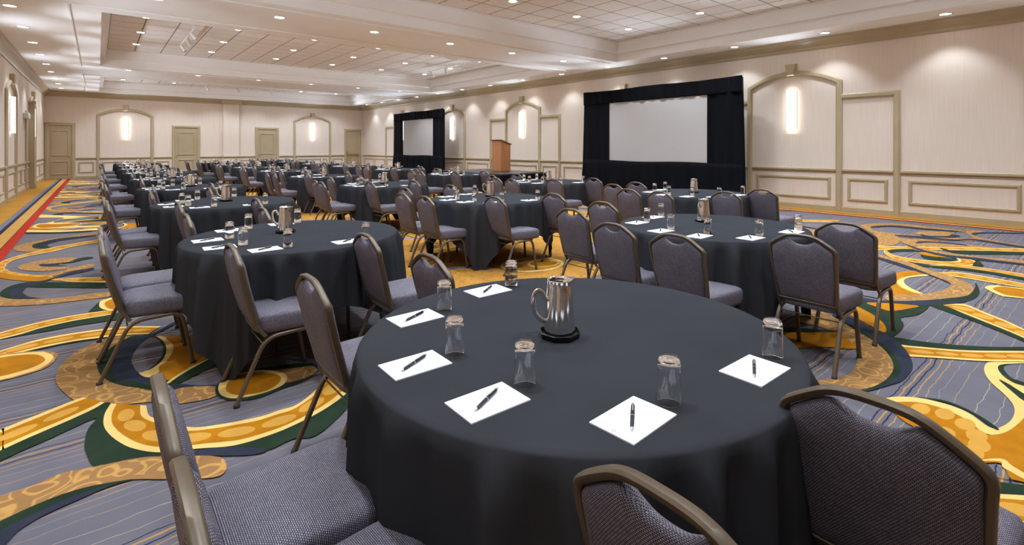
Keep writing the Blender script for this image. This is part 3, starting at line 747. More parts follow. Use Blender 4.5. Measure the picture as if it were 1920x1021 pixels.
    # the same motifs carry on outside the photographed part of the floor
    sy, cy = math.sin(YAW), math.cos(YAW)

    def unseen(p):
        t = sy * p[0] + cy * p[1]
        if t < 0.15:
            return True
        u = 980 + 945 * (cy * p[0] - sy * p[1]) / t
        v = 275 + 945 * EYE / t
        return u < -12 or u > 1932 or v > 1032
    for src, dx, dy in [(right, 0.0, -2.2), (right, 0.4, -4.4), (right, -3.2, -3.3), (right, -4.6, -4.3), (left, 0.0, -5.2), (left, 0.1, -7.6), (left, 0.0, -3.0), (left, 2.9, -5.6), (left, 5.8, -5.2), (left, 8.6, -4.8), (left, 3.6, -3.2), (left, 6.6, -3.0)]:
        for it in src:
            if all(unseen((p[0] + dx, p[1] + dy)) and XL < p[0] + dx < XR and YF < p[1] + dy for q in it[2:] for p in q):
                motif(it, dx, dy)
    for it in left:
        motif(it, 0, 0)
    for it in right:
        motif(it, 0, 0)

    def strip(x0, x1, mi):
        z = up()
        g.add([(x0, YF, z), (x1, YF, z), (x1, YB, z), (x0, YB, z)], [(0, 1, 2, 3)], FI[mi])
    lay[0] += 0.0002
    for x0, x1, mi in [(0.0, 0.45, 'y'), (0.452, 0.535, 's'), (0.535, 0.597, 'n'), (0.597, 0.767, 'z'), (0.757, 0.767, 'g'), (0.767, 0.88, 'r')]:
        strip(XL + x0, XL + x1, mi)
    for x0, x1, mi in [(0.0, 0.44, 'y'), (0.44, 0.52, 'n'), (0.52, 0.66, 'z'), (0.66, 0.74, 'r')]:
        strip(XR - x1, XR - x0, mi)
    me = mesh_data('floor', g.v, g.f, [M[k] for k in FM], fmat=g.m)
    bm = bmesh.new()
    bm.from_mesh(me)
    for f in bm.faces:
        if f.normal.z < 0:
            f.normal_flip()
    bm.to_mesh(me)
    bm.free()
    o = place('floor', me)
    o['kind'] = 'structure'
    o['label'] = 'patterned carpet of amber ribbons and green crescents on blue grey ground'
    return o


build_floor()

# ------------------------------------------------------------------ walls
W_RIGHT = lambda a, z, d: (XR - d, a, z)
W_LEFT = lambda a, z, d: (XL + d, a, z)
W_BACK = lambda a, z, d: (a, YB - d, z)
W_FRONT = lambda a, z, d: (a, YF + d, z)


def struct(name, me, label=None):
    o = place(name, me)
    o['kind'] = 'structure'
    if label:
        o['label'] = label
    return o


def wall_slab(Wf, a0, a1, z1, thick=0.15):
    g = Geo()
    v = [Wf(a, z, d) for d in (0, -thick) for a, z in ((a0, 0), (a1, 0), (a1, z1), (a0, z1))]
    g.add(v, [(0, 1, 2, 3), (7, 6, 5, 4), (0, 4, 5, 1), (1, 5, 6, 2), (2, 6, 7, 3), (3, 7, 4, 0)])
    return g


wall_right = struct('wall_right', wall_slab(W_RIGHT, YF, YB, ZT + 0.2).mesh('wall_right', M['wall']), 'papered long wall with arched niches behind the screens')
wall_left = struct('wall_left', wall_slab(W_LEFT, YF, YB, ZT + 0.2).mesh('wall_left', M['wall']), 'papered long wall beside the left aisle')
wall_back = struct('wall_back', wall_slab(W_BACK, XL - 0.15, XR + 0.15, ZT + 0.2).mesh('wall_back', M['wall']), 'papered end wall with four doors and two arches')
wall_front = struct('wall_front', wall_slab(W_FRONT, XL - 0.15, XR + 0.15, ZT + 0.2).mesh('wall_front', M['wall']), 'papered end wall behind the viewpoint')


def moulding(Wf, pts, width, depth, closed=False, base=0.0):
    """moulded bar whose centre line runs in the wall plane through (a, z) points"""
    P = [Vector(p) for p in pts]
    n = len(P)
    prof = [(-0.5, 0.0), (-0.5, 0.55), (-0.34, 0.75), (-0.26, 1.0), (0.26, 1.0), (0.34, 0.75), (0.5, 0.55), (0.5, 0.0)]
    loops = []
    for i in range(n):
        if closed:
            d1, d2 = (P[i] - P[i - 1]).normalized(), (P[(i + 1) % n] - P[i]).normalized()
        else:
            d1 = (P[i] - P[i - 1]).normalized() if i else (P[1] - P[0]).normalized()
            d2 = (P[i + 1] - P[i]).normalized() if i < n - 1 else d1
        nrm = Vector((-d1.y, d1.x)) + Vector((-d2.y, d2.x))
        nrm.normalize()
        c = max(0.4, nrm.dot(Vector((-d1.y, d1.x))))
        loops.append([Wf(P[i].x + nrm.x * s * width / c, P[i].y + nrm.y * s * width / c, base + q * depth) for s, q in prof])
    g = Geo()
    if closed:
        loops.append(loops[0])
    g.loft(loops, not closed, not closed)
    return g


def wall_part(wall, name, g, mat='trim', smooth=False):
    return place(name, g.mesh(name, M[mat], smooth, 0.6 if smooth else None), wall)


def rect(a0, a1, z0, z1):
    return [(a0, z0), (a1, z0), (a1, z1), (a0, z1)]


ARCH_H, SPRING, CROWN_Z = 1.0, 2.88, 3.16


def arch_points(c):
    h = CROWN_Z - SPRING
    R = (ARCH_H ** 2 + h ** 2) / (2 * h)
    a = math.asin(ARCH_H / R)
    pts = [(c - ARCH_H, 0.0), (c - ARCH_H, SPRING)]
    for i in range(1, 16):
        t = -a + 2 * a * i / 16
        pts.append((c + R * math.sin(t), CROWN_Z - R + R * math.cos(t)))
    return pts + [(c + ARCH_H, SPRING), (c + ARCH_H, 0.0)]


def keystone(Wf, c):
    g = Geo()
    loops = []
    for z, w, d in ((3.11, 0.085, 0.0), (3.11, 0.085, 0.10), (3.14, 0.09, 0.125), (3.36, 0.125, 0.125), (3.39, 0.125, 0.0)):
        loops.append((z, w, d))
    v = []
    front = [(c - 0.085, 3.11), (c + 0.085, 3.11), (c + 0.12, 3.38), (c - 0.12, 3.38)]
    g.loft([[Wf(a, z, 0) for a, z in front], [Wf(a, z, 0.09) for a, z in front], [Wf(c + (a - c) * 0.88, z + (0.012 if z < 3.2 else -0.012), 0.11) for a, z in front]], True, True)
    return g


SCONCES = []


def wainscot(wall, Wf, a0, a1):
    if a1 - a0 < 0.35:
        return
    wall_part(wall, 'panel_frame', moulding(Wf, rect(a0 + 0.03, a1 - 0.03, 0.28, 0.72), 0.06, 0.028, True))


def rail(wall, Wf, a0, a1):
    g = moulding(Wf, [(a0, 0.915), (a1, 0.915)], 0.07, 0.045)
    h = moulding(Wf, [(a0, 0.862), (a1, 0.862)], 0.03, 0.02)
    g.add(h.v, h.f)
    wall_part(wall, 'chair_rail', g)
    b = Geo()
    k = [Wf(a, z, d) for a in (a0, a1) for z, d in ((0.0, 0.0), (0.0, 0.03), (0.10, 0.03), (0.125, 0.018), (0.13, 0.0))]
    b.loft([k[:5], k[5:]], True, True)
    wall_part(wall, 'baseboard', b)


def crown(wall, Wf, a0, a1):
    g = Geo()
    prof = [(3.66, 0.0), (3.66, 0.03), (3.69, 0.045), (3.72, 0.05), (3.745, 0.075), (3.78, 0.115), (3.815, 0.165), (3.83, 0.185), (3.855, 0.19), (3.87, 0.215), (3.9, 0.22), (3.9, 0.0)]
    g.loft([[Wf(a, z, d) for z, d in prof] for a in (a0, a1)], True, True)
    wall_part(wall, 'crown_moulding', g, 'trim', True)


def arch(wall, Wf, c, sconce_label, panels=(True, True)):
    wall_part(wall, 'arch_frame', moulding(Wf, arch_points(c), 0.12, 0.06), 'trim', True)
    wall_part(wall, 'keystone', keystone(Wf, c))
    rail(wall, Wf, c - 0.94, c + 0.94)
    wainscot(wall, Wf, c - 0.83, c + 0.83)
    for s, on in zip((-1, 1), panels):
        if on:
            pts = [(c + s * 1.05, 2.54), (c + s * 2.06, 2.54), (c + s * 2.06, 0.0)]
            wall_part(wall, 'side_frame', moulding(Wf, pts, 0.12, 0.05))
            lo, hi = sorted((c + s * 1.06, c + s * 2.0))
            rail(wall, Wf, lo, hi)
            wainscot(wall, Wf, lo + 0.1, hi - 0.1)
    SCONCES.append((Wf, c, sconce_label))


# long right wall
arch(wall_right, W_RIGHT, 5.03, 'lit white wall sconce in the arch right of the large screen')
arch(wall_right, W_RIGHT, 14.96, 'lit white wall sconce in the arch behind the wooden lectern')
arch(wall_right, W_RIGHT, 10.0, 'lit white wall sconce hidden behind the large black draped screen', (False, False))
arch(wall_right, W_RIGHT, 19.97, 'lit white wall sconce just right of the far draped screen', (False, False))
arch(wall_right, W_RIGHT, 25.0, 'lit white wall sconce showing through the slit of the far screen')
arch(wall_right, W_RIGHT, 0.0, 'lit white wall sconce in the arch nearest the viewpoint', (False, False))
for a0, a1 in [(1.06, 2.91), (7.15, 8.94), (11.06, 12.84), (17.08, 18.91), (21.03, 22.88), (27.12, 30.3), (-4.5, -1.06)]:
    rail(wall_right, W_RIGHT, a0, a1)
for a0, a1 in [(1.14, 2.78), (7.28, 8.8), (11.2, 12.7), (17.2, 18.75), (21.2, 22.75), (27.25, 28.6), (28.75, 30.1), (-4.3, -1.2)]:
    wainscot(wall_right, W_RIGHT, a0, a1)
crown(wall_right, W_RIGHT, YF, YB)
# left wall
for c_, w_ in ((3.6, 'first'), (8.8, 'second'), (14.0, 'third')):  # sconces here are added out of view to lift the ceiling light
    arch(wall_left, W_LEFT, c_, 'added unseen lit sconce on the left wall, %s from the viewpoint' % w_, (False, False))
arch(wall_left, W_LEFT, 19.2, 'lit tall wall sconce in the nearer arch beside the left aisle', (False, False))
arch(wall_left, W_LEFT, 24.9, 'lit tall wall sconce in the farther arch beside the left aisle', (True, False))
for a0, a1 in [(-4.5, 2.54), (4.66, 7.74), (9.86, 12.94), (15.06, 18.14), (20.26, 22.78), (25.96, 30.3)]:
    rail(wall_left, W_LEFT, a0, a1)
for a0, a1 in [(15.3, 16.5), (16.7, 17.9), (20.4, 21.5), (21.65, 22.6), (26.3, 27.8), (28.0, 29.9), (10.1, 12.7), (4.9, 7.5)]:
    wainscot(wall_left, W_LEFT, a0, a1)
crown(wall_left, W_LEFT, YF, YB)
g = Geo()
g.box(XL, XL + 0.16, 23.78, 23.98, 0, 2.95)
g.box(XL, XL + 0.19, 23.76, 24.0, 0, 0.16)
g.box(XL, XL + 0.19, 23.76, 24.0, 2.9, 2.98)
wall_part(wall_left, 'pilaster', g)
# back wall
arch(wall_back, W_BACK, 1.01, 'lit wall sconce in the back wall arch near the left aisle', (False, False))
arch(wall_back, W_BACK, 9.55, 'lit wall sconce in the back wall arch near the right corner', (False, False))
for a0, a1 in [(-0.77, -0.05), (2.07, 2.8), (3.99, 5.0), (5.0, 5.73), (5.73, 6.53), (7.72, 8.49), (10.61, 11.41)]:
    rail(wall_back, W_BACK if not (a0 == 5.0) else (lambda a, z, d: (a, YB - 0.14 - d, z)), a0, a1)
for a0, a1 in [(-0.68, -0.13), (2.17, 2.7), (4.1, 4.9), (5.83, 6.43), (7.82, 8.39), (10.71, 11.31)]:
    wainscot(wall_back, W_BACK, a0, a1)
crown(wall_back, W_BACK, XL, XR)
g = Geo()
g.box(5.0, 5.73, YB - 0.14, YB, 0, ZC)
wall_part(wall_back, 'column', g, 'wall')
g = Geo()
g.box(4.9, 5.83, YB - 0.3, YB, 3.66, 3.9)
wall_part(wall_back, 'column_cap', g, 'trim')
crown(wall_front, W_FRONT, XL, XR)


def door(n, a0, a1, hinge, label, bar=False):
    """a0..a1 outer edges of the casing on the back wall"""
    d = bpy.data.objects.new('door_%d' % n, None)
    COL.objects.link(d)
    d['kind'] = 'structure'
    d['label'] = label
    wall_part(d, 'casing', moulding(W_BACK, [(a0 + 0.07, 0), (a0 + 0.07, 2.43), (a1 - 0.07, 2.43), (a1 - 0.07, 0)], 0.14, 0.06))
    l0, l1 = a0 + 0.13, a1 - 0.13
    g = Geo()
    g.add([W_BACK(a, z, q) for q in (0.0, 0.022) for a, z in ((l0, 0.01), (l1, 0.01), (l1, 2.37), (l0, 2.37))], [(0, 1, 2, 3), (7, 6, 5, 4), (0, 4, 5, 1), (1, 5, 6, 2), (2, 6, 7, 3), (3, 7, 4, 0)])
    leaf = wall_part(d, 'leaf', g, 'door')
    if not bar:
        w = l1 - l0
        wall_part(leaf, 'upper_panel', moulding(W_BACK, rect(l0 + 0.15 * w, l1 - 0.15 * w, 1.05, 2.14), 0.05, 0.026, True, 0.02), 'door')
        wall_part(leaf, 'lower_panel', moulding(W_BACK, rect(l0 + 0.15 * w, l1 - 0.15 * w, 0.22, 0.78), 0.05, 0.026, True, 0.02), 'door')
        k = l1 - 0.07 if hinge < 0 else l0 + 0.07
        g = Geo()
        v = [(r, q) for r, q in ((0.028, 0.022), (0.028, 0.032), (0.012, 0.036), (0.012, 0.06), (0.026, 0.066), (0.032, 0.08), (0.026, 0.094), (0.0, 0.1))]
        loops = [[W_BACK(k + r * math.cos(2 * PI * i / 12), 0.99 + r * math.sin(2 * PI * i / 12), q) for i in range(12)] for r, q in v]
        g.loft(loops)
        wall_part(leaf, 'knob', g, 'brass', True)
    else:
        g = Geo()
        g.add([W_BACK(a, z, q) for q in (0.022, 0.09) for a, z in ((l0 + 0.05, 0.97), (l1 - 0.02, 0.97), (l1 - 0.02, 1.03), (l0 + 0.05, 1.03))], [(0, 1, 2, 3), (7, 6, 5, 4), (0, 4, 5, 1), (1, 5, 6, 2), (2, 6, 7, 3), (3, 7, 4, 0)])
        g.add([W_BACK(a, z, q) for q in (0.022, 0.11) for a, z in ((l0 + 0.03, 0.9), (l0 + 0.12, 0.9), (l0 + 0.12, 1.16), (l0 + 0.03, 1.16))], [(0, 1, 2, 3), (7, 6, 5, 4), (0, 4, 5, 1), (1, 5, 6, 2), (2, 6, 7, 3), (3, 7, 4, 0)])
        wall_part(leaf, 'push_bar', g, 'brass')


door(1, -1.79, -0.77, -1, 'two-panel olive door in the left corner')
door(2, 2.8, 3.99, 1, 'two-panel olive door left of the column')
door(3, 6.53, 7.72, 1, 'two-panel olive door right of the column')
door(4, 11.41, 12.45, 1, 'flush olive door with a push bar in the right corner', True)

# ------------------------------------------------------------------ ceiling with three recesses
COFFERS = [(0.05, 11.58, 1.4, 9.45), (0.05, 11.58, 12.05, 20.15), (0.05, 11.58, 23.2, 29.85)]


def build_ceiling():
    g = Geo()
    x0, x1 = XL, XR
    ys = [YF]
    for c in COFFERS:
        ys += [c[2], c[3]]
    ys.append(YB)

    def flat(a0, a1, b0, b1, z, mi=0):
        g.add([(a0, b0, z), (a0, b1, z), (a1, b1, z), (a1, b0, z)], [(0, 1, 2, 3)], mi)
    for i in range(0, len(ys), 2):
        flat(x0, x1, ys[i], ys[i + 1], ZC)
    for c in COFFERS:
        flat(x0, c[0], c[2], c[3], ZC)
        flat(c[1], x1, c[2], c[3], ZC)
        prof = [(0.0, 0.0), (0.0, 0.20), (0.02, 0.215), (0.12, 0.215), (0.12, 0.50), (0.14, 0.505), (0.17, 0.51), (0.17, 0.55)]
        loops = []
        for i, h in prof:
            loops.append([(c[0] + i, c[2] + i, ZC + h), (c[1] - i, c[2] + i, ZC + h), (c[1] - i, c[3] - i, ZC + h), (c[0] + i, c[3] - i, ZC + h)])
        g.loft(loops)
        flat(c[0] + 0.17, c[1] - 0.17, c[2] + 0.17, c[3] - 0.17, ZT - 0.0105, 1)
    flat(XL, XR, YF, YB, ZT + 0.2)
    me = mesh_data('ceiling', g.v, g.f, [M['ceiling'], M['grid']], fmat=g.m)
    o = struct('ceiling', me, 'cream ceiling with three tiled recesses and rows of downlights')
    # raised bead around each recess
    for c in COFFERS:
        h = Geo()
        q = 0.45
        P = [(c[1], c[2] - q), (c[0] - q, c[2] - q), (c[0] - q, c[3] + min(q, 0.3)), (c[1], c[3] + min(q, 0.3))]
        h.tube([(a, b, ZC - 0.004) for a, b in P], 0.02, flat=(0.07, 0.035))
        place('ceiling_bead', h.mesh('ceiling_bead', M['ceiling']), o)
    return o


ceiling = build_ceiling()


def tiles():
    rest = Geo()
    cand = []
    sy, cy = math.sin(YAW), math.cos(YAW)
    for c in COFFERS:
        lx, ly = c[1] - c[0] - 0.34, c[3] - c[2] - 0.34
        nx, ny = round(lx / 0.65), round(ly / 0.65)
        px, py = lx / nx, ly / ny
        g = Geo()
        hx, hy = px / 2 - 0.008, py / 2 - 0.008
        g.loft([[(a * (hx - i), b * (hy - i), z) for a, b in ((-1, -1), (1, -1), (1, 1), (-1, 1))] for i, z in ((0, 0.02), (0, 0.006), (0.006, 0.0))], True, True)
        me = g.mesh('ceiling_tile', M['tile'])
        for i in range(nx):
            for j in range(ny):
                x = c[0] + 0.17 + px * (i + 0.5)
                y = c[3] - 0.17 - py * (j + 0.5)
                t = sy * x + cy * y
                r = cy * x - sy * y
                u = 980 + 945 * r / t if t > 0.3 else -9e9
                v = 275 - 945 * (ZT - EYE) / t if t > 0.3 else -9e9
                vis = -30 < u < 1950 and v > -20
                cand.append((0 if vis else 1, t, x, y, me, g))
    cand.sort(key=lambda q: q[:4])
    for k, (vis, t, x, y, me, g) in enumerate(cand):
        if k < 300 and vis == 0:
            place('ceiling_tile', me, ceiling, (x, y, ZT - 0.012))
        else:
            rest.add([(a + x, bb + y, z + ZT - 0.012) for a, bb, z in g.v], g.f)
    if rest.v:
        o = place('ceiling_tiles', rest.mesh('ceiling_tiles', M['tile']), ceiling)
        o['kind'] = 'stuff'


tiles()

# ------------------------------------------------------------------ lamps the room has, and lamps added to brighten its ceiling
def build_lamps():
    g = Geo()
    g.lathe([(0.108, 0.0), (0.108, -0.008), (0.095, -0.012), (0.084, -0.006), (0.082, 0.012)], 28)
    trim_me = g.mesh('trim_ring', M['white_metal'], True)
    g = Geo()
    g.lathe([(0.0, -0.002), (0.084, -0.002)], 28)
    g.lathe([(0.084, -0.002), (0.084, 0.01)], 28)
    lens_me = g.mesh('lens', M['lens'])

    def lamp_data(name, power, size, blend):
        d = bpy.data.lights.new(name, 'SPOT')
        d.energy = power
        d.spot_size = math.radians(size)
        d.spot_blend = blend
        d.shadow_soft_size = 0.085
        d.color = LAMP_COLOUR
        return d
    L_strip = lamp_data('strip_lamp', POWER_STRIP, 100, 0.5)
    L_soff = lamp_data('soffit_lamp', POWER_SOFFIT, 115, 0.6)
    L_coff = lamp_data('recess_lamp', POWER_COFFER, 115, 0.6)

    def downlight(x, y, z, ld, label, group):
        t = thing('downlight', label, 'downlight', (x, y, z), 0, group)
        place('trim_ring', trim_me, t)
        place('lens', lens_me, t)
        l = bpy.data.objects.new('lamp', ld)
        COL.objects.link(l)
        l.parent = t
        l.location = (0, 0, -0.03)

    k = 0
    y = 12.52 - 2.03 * 7
    while y < 29.5:
        downlight(-1.18, y, ZC, L_strip, 'recessed downlight over the left aisle, %s from the viewpoint end' % ORD[k], 'downlights over the left aisle')
        y += 2.03
        k += 1
    k = 0
    y = 2.1 - 2.03 * 2
    while y < 29.5:
        downlight(12.05, y, ZC, L_strip, 'recessed downlight along the right wall, %s from the viewpoint end' % ORD[k], 'downlights along the right wall')
        y += 2.03
        k += 1
    for row, (yy, nm) in enumerate([(0.2, 'overhead ceiling beam'), (10.35, 'nearer ceiling beam'), (20.58, 'farther ceiling beam')]):
        for i in range(6):
            downlight(0.75 + 1.9 * i, yy, ZC, L_soff, 'recessed downlight in the %s, %s from the left' % (nm, ORD[i]), 'downlights in the %s' % nm)
    for ys, nm in [((8.1, 6.1, 4.1, 2.2), 'nearest tiled recess'), ((18.6, 16.6, 14.6, 12.7), 'middle tiled recess'), ((28.8, 26.8, 24.8), 'farthest tiled recess')]:
        for j, yy in enumerate(ys):
            for i in range(6):
                downlight(0.86 + 1.9 * i, yy, ZT - 0.012, L_coff, 'recessed downlight in the %s, %s row from its far edge, %s from left' % (nm, ORD[j], ORD[i]), 'downlights in the %s' % nm)
    # wall sconces
    for Wf, c, label in SCONCES:
        base = Wf(c, 2.285, 0.0)
        t = thing('wall_sconce', label, 'wall sconce', base, 0, 'tall lit wall sconces')

        def loc(a, z, d):
            p = Wf(c + a, 2.285 + z, d)
            return (p[0] - base[0], p[1] - base[1], p[2] - base[2])

        def bx(name, a0, a1, z0, z1, d0, d1, m):
            g = Geo()
            g.add([loc(a, z, q) for q in (d0, d1) for a, z in ((a0, z0), (a1, z0), (a1, z1), (a0, z1))], [(0, 1, 2, 3), (7, 6, 5, 4), (0, 4, 5, 1), (1, 5, 6, 2), (2, 6, 7, 3), (3, 7, 4, 0)])
            place(name, g.mesh(name, M[m]), t)
        bx('diffuser', -0.095, 0.095, -0.485, 0.485, 0.02, 0.095, 'sconce_glow')
        bx('back_plate', -0.11, 0.11, -0.45, 0.45, 0.0, 0.02, 'white_metal')
        for s in (-1, 1):
            bx('side_frame', s * 0.095 - 0.006 + s * 0.006, s * 0.095 + 0.006 + s * 0.006, -0.5, 0.5, 0.082, 0.1, 'chrome')
            bx('end_frame', -0.1, 0.1, s * 0.495 - 0.006, s * 0.495 + 0.006, 0.085, 0.1, 'chrome')
        if Wf is not W_FRONT:
            nrm = Vector(Wf(c, 2.285, 1.0)) - Vector(base)
            side = Vector((0, 0, 1)).cross(nrm)
            lamps = [('up_lamp', 1, POWER_SCONCE_UP, 112, (Vector((0, 0, 1)) + nrm * 1.2)), ('down_lamp', -1, POWER_SCONCE_DOWN, 110, (Vector((0, 0, -1)) + nrm * 1.2))]
            for q in (-44, 0, 44):
                hd = nrm * math.cos(math.radians(q)) + side * math.sin(math.radians(q))
                lamps.append(('ceiling_fill_lamp', 1, POWER_CEILING_FILL, 50, hd + Vector((0, 0, 0.24))))  # unseen fill added for a brighter ceiling, no part of the fitting
            for nm, s, power, size, aim in lamps:
                d = bpy.data.lights.new(nm, 'SPOT')
                d.energy = power
                d.spot_size = math.radians(size)
                d.spot_blend = 1.0
                d.shadow_soft_size = 0.06
                d.color = LAMP_COLOUR
                l = bpy.data.objects.new(nm, d)
                COL.objects.link(l)
                l.parent = t
                l.location = loc(0, s * 0.53, 0.08)
                aim = aim.normalized()
                l.rotation_euler = aim.to_track_quat('-Z', 'Y').to_euler()
    # track lights hanging in the recesses
    def track(p0, p1, heads, label):
        a, b = Vector(p0), Vector(p1)
        t = thing('track_light', label, 'track light', p0, 0)
        d = b - a
        g = Geo()
        g.tube([(0, 0, 0), tuple(d)], 0.02, flat=(0.04, 0.03))
        place('track', g.mesh('track', M['white_metal']), t)
        for s in (0.02, 0.98):
            g = Geo()
            g.tube([tuple(d * s), tuple(d * s + Vector((0, 0, 0.13)))], 0.008)
            place('hanger', g.mesh('hanger', M['white_metal']), t)
        for i, s in enumerate(heads):
            g = Geo()
            q = d * s
            g.tube([tuple(q), tuple(q + Vector((0, 0, -0.09)))], 0.012)
            ax = Vector((0.45, 0.35 if i % 2 else -0.35, -0.75)).normalized()
            c0 = q + Vector((0, 0, -0.1)) - ax * 0.05
            g.tube([tuple(c0), tuple(c0 + ax * 0.16)], 0.042, 14)
            g.tube([tuple(c0 + ax * 0.16), tuple(c0 + ax * 0.2)], 0.05, 14)
            place('lamp_head', g.mesh('lamp_head', M['white_metal'], True, 0.6), t)
    track((1.8, 14.6, ZT - 0.14), (1.8, 17.1, ZT - 0.14), (0.1, 0.45, 0.9), 'white track light with spot heads at left of the middle recess')
    track((9.7, 14.6, ZT - 0.14), (9.7, 17.1, ZT - 0.14), (0.08, 0.5, 0.92), 'white track light with three spot heads at right of the middle recess')
    track((3.6, 27.6, ZT - 0.14), (7.4, 27.6, ZT - 0.14), (0.08, 0.42, 0.8), 'white track light across the farthest tiled recess')
    # air slots in the ceiling strip at the far right
    for i, yy in enumerate((29.05, 27.1, 25.2, 23.2)):
        g = Geo()
        g.box(-0.12, 0.12, -0.55, 0.55, -0.012, 0.0)
        t = thing('ceiling_vent', 'dark slotted ceiling vent near the far right corner, %s from the back wall' % ORD[i], 'air vent', (11.98, yy, ZC), 0, 'slotted vents in the right ceiling strip')
        place('frame', g.mesh('frame', M['white_metal']), t)
        for j in range(4):
            g = Geo()
            g.box(-0.1 + j * 0.052, -0.1 + j * 0.052 + 0.038, -0.52, 0.52, -0.016, -0.011)
            place('slot', g.mesh('slot', M['vent']), t)


build_lamps()

# small pale box high on the left wall
g = Geo()
g.box(0, 0.12, -0.35, 0.35, -0.09, 0.09, bevel=0.01)
o = place('wall_fixture', g.mesh('wall_fixture', M['white_metal']), None, (XL, 22.6, 2.42))
tag(o, 'small pale box fixture high on the left wall between the arches', 'wall fixture')

# ------------------------------------------------------------------ draped projection screens
def screen_set(y0, y1, sy0, sy1, label, xs=11.6, gap=0.0, seed=1):
    """black dress kit with an opening for the white screen; faces -X"""
    rnd = random.Random(seed)
    t = thing('projection_screen', label, 'projection screen', (xs, (y0 + y1) / 2, 0))
    cy = (y0 + y1) / 2
    ztop, zb, zt = 3.1, 1.01, 2.74

    def drape(name, a0, a1, z0, z1, flare0=0.0, flare1=0.0, off=0.0, n=None):
        n = n or max(10, int((a1 - a0) * 26))
        rows = 9
        g = Geo()
        ph = rnd.uniform(0, 6)
        front, back = [], []
        for j in range(rows):
            f = j / (rows - 1)
            z = z1 + (z0 - z1) * f
            F, B = [], []
            for i in range(n + 1):
                s = i / n
                A0 = a0 - flare0 * f
                A1 = a1 + flare1 * f
                a = A0 + (A1 - A0) * s
                d = 0.018 * math.sin(a * 21 + ph + 0.6 * math.sin(a * 5)) * (0.35 + 0.65 * f) + 0.012 * math.sin(a * 9 + ph * 2)
                zz = z + (0.012 * math.sin(a * 2.3 + ph) if j == 0 else 0)
                F.append((-0.02 + d - off, a - cy, zz))
                B.append((0.0 + d - off, a - cy, zz))
            front.append(F)
            back.append(B)
        g.loft(front, closed=False)
        g.loft(back, closed=False)
        m = n + 1
        tot = rows * m
        for i in range(n):
            g.f.append((i, i + 1, tot + i + 1, tot + i)); g.m.append(0)
            k = (rows - 1) * m
            g.f.append((k + i, k + i + 1, tot + k + i + 1, tot + k + i)); g.m.append(0)
        for j in range(rows - 1):
            for e in (0, n):
                g.f.append((j * m + e, (j + 1) * m + e, tot + (j + 1) * m + e, tot + j * m + e)); g.m.append(0)
        place(name, g.mesh(name, M['velvet'], True), t)
    drape('valance', y0, y1, zt - 0.02, ztop, off=0.03)
    drape('side_drape', y0, sy0 + 0.02, 0.02, ztop - 0.02, flare0=0.07)
    drape('side_drape', sy1 - 0.02 + gap, y1, 0.02, ztop - 0.02, flare1=0.10)
    drape('skirt', y0, y1, 0.02, zb + 0.02, flare0=0.07, flare1=0.10, off=0.035)
    g = Geo()
    g.box(-0.012, 0.0, sy0 - cy, sy1 - cy, zb, zt)
    place('screen_surface', g.mesh('screen_surface', M['screen']), t)
    g = Geo()
    for a in (y0 + 0.12, y1 - 0.12, sy0 + 0.1, sy1 - 0.1):
        g.box(0.07, 0.1, a - cy - 0.015, a - cy + 0.015, 0.0, ztop - 0.05)
        g.box(0.03, 0.34, a - cy - 0.02, a - cy + 0.02, 0.0, 0.03)
    for z in (zb - 0.03, zt + 0.01, ztop - 0.06):
        g.box(0.06, 0.1, y0 - cy + 0.1, y1 - cy - 0.1, z, z + 0.03)
    place('support_frame', g.mesh('support_frame', M['screen_frame']), t)


screen_set(5.72, 10.77, 6.60, 9.78, 'large blank white screen in black drapes, nearer of two', seed=3)
screen_set(19.1, 23.92, 20.0, 22.92, 'smaller looking blank white screen in black drapes, farther of two', gap=0.11, seed=8)

# ------------------------------------------------------------------ riser and lectern
RZ = 0.55
t = thing('stage_riser', 'low black skirted stage riser under the wooden lectern', 'stage', (9.95, 12.9, 0))
g = Geo()
g.box(0, 2.0, 0, 3.6, RZ - 0.06, RZ, bevel=0.01)
place('deck', g.mesh('deck', M['stage_top']), t)
g = Geo()
loops = []
for z in (0.01, 0.2, 0.4, RZ - 0.05):
    L = []
    n = 60
    per = [(0, 0, 2.0, 0), (2.0, 0, 2.0, 3.6), (2.0, 3.6, 0, 3.6), (0, 3.6, 0, 0)]
    for q, (ax, ay, bx_, by) in enumerate(per):
        m = 40 if q % 2 == 0 else 72
        for i in range(m):
            s = i / m
            d = 0.012 * math.sin(i * 1.3) * (1 - z / RZ * 0.8) + 0.004
            nx, ny = ((0, -1), (1, 0), (0, 1), (-1, 0))[q]
            L.append((ax + (bx_ - ax) * s + nx * d, ay + (by - ay) * s + ny * d, z))
    loops.append(L)
g.loft(loops)
place('skirt', g.mesh('skirt', M['velvet'], True), t)

t = thing('lectern', 'wooden lectern with sloping top standing on the black riser', 'lectern', (10.83, 14.0, RZ))
H1, H2, D, Wd = 1.09, 0.96, 0.40, 0.56
g = Geo()
g.add([(0, 0, 0), (D, 0, 0), (D, Wd, 0), (0, Wd, 0), (0, 0, H1), (D, 0, H2), (D, Wd, H2), (0, Wd, H1)], [(0, 3, 2, 1), (4, 5, 6, 7), (0, 1, 5, 4), (1, 2, 6, 5), (2, 3, 7, 6), (3, 0, 4, 7)])
place('body', g.mesh('body', M['wood']), t)
g = Geo()
g.box(-0.012, 0.0, 0.012, Wd - 0.012, 0.02, H1 - 0.02, bevel=0.004)
place('front_panel', g.mesh('front_panel', M['wood']), t)
g = Geo()
g.box(0.012, D - 0.012, -0.010, 0.0, 0.02, H2 - 0.02, bevel=0.003)
place('side_panel', g.mesh('side_panel', M['wood']), t)
g = Geo()
q = (H1 - H2) / D
v = []
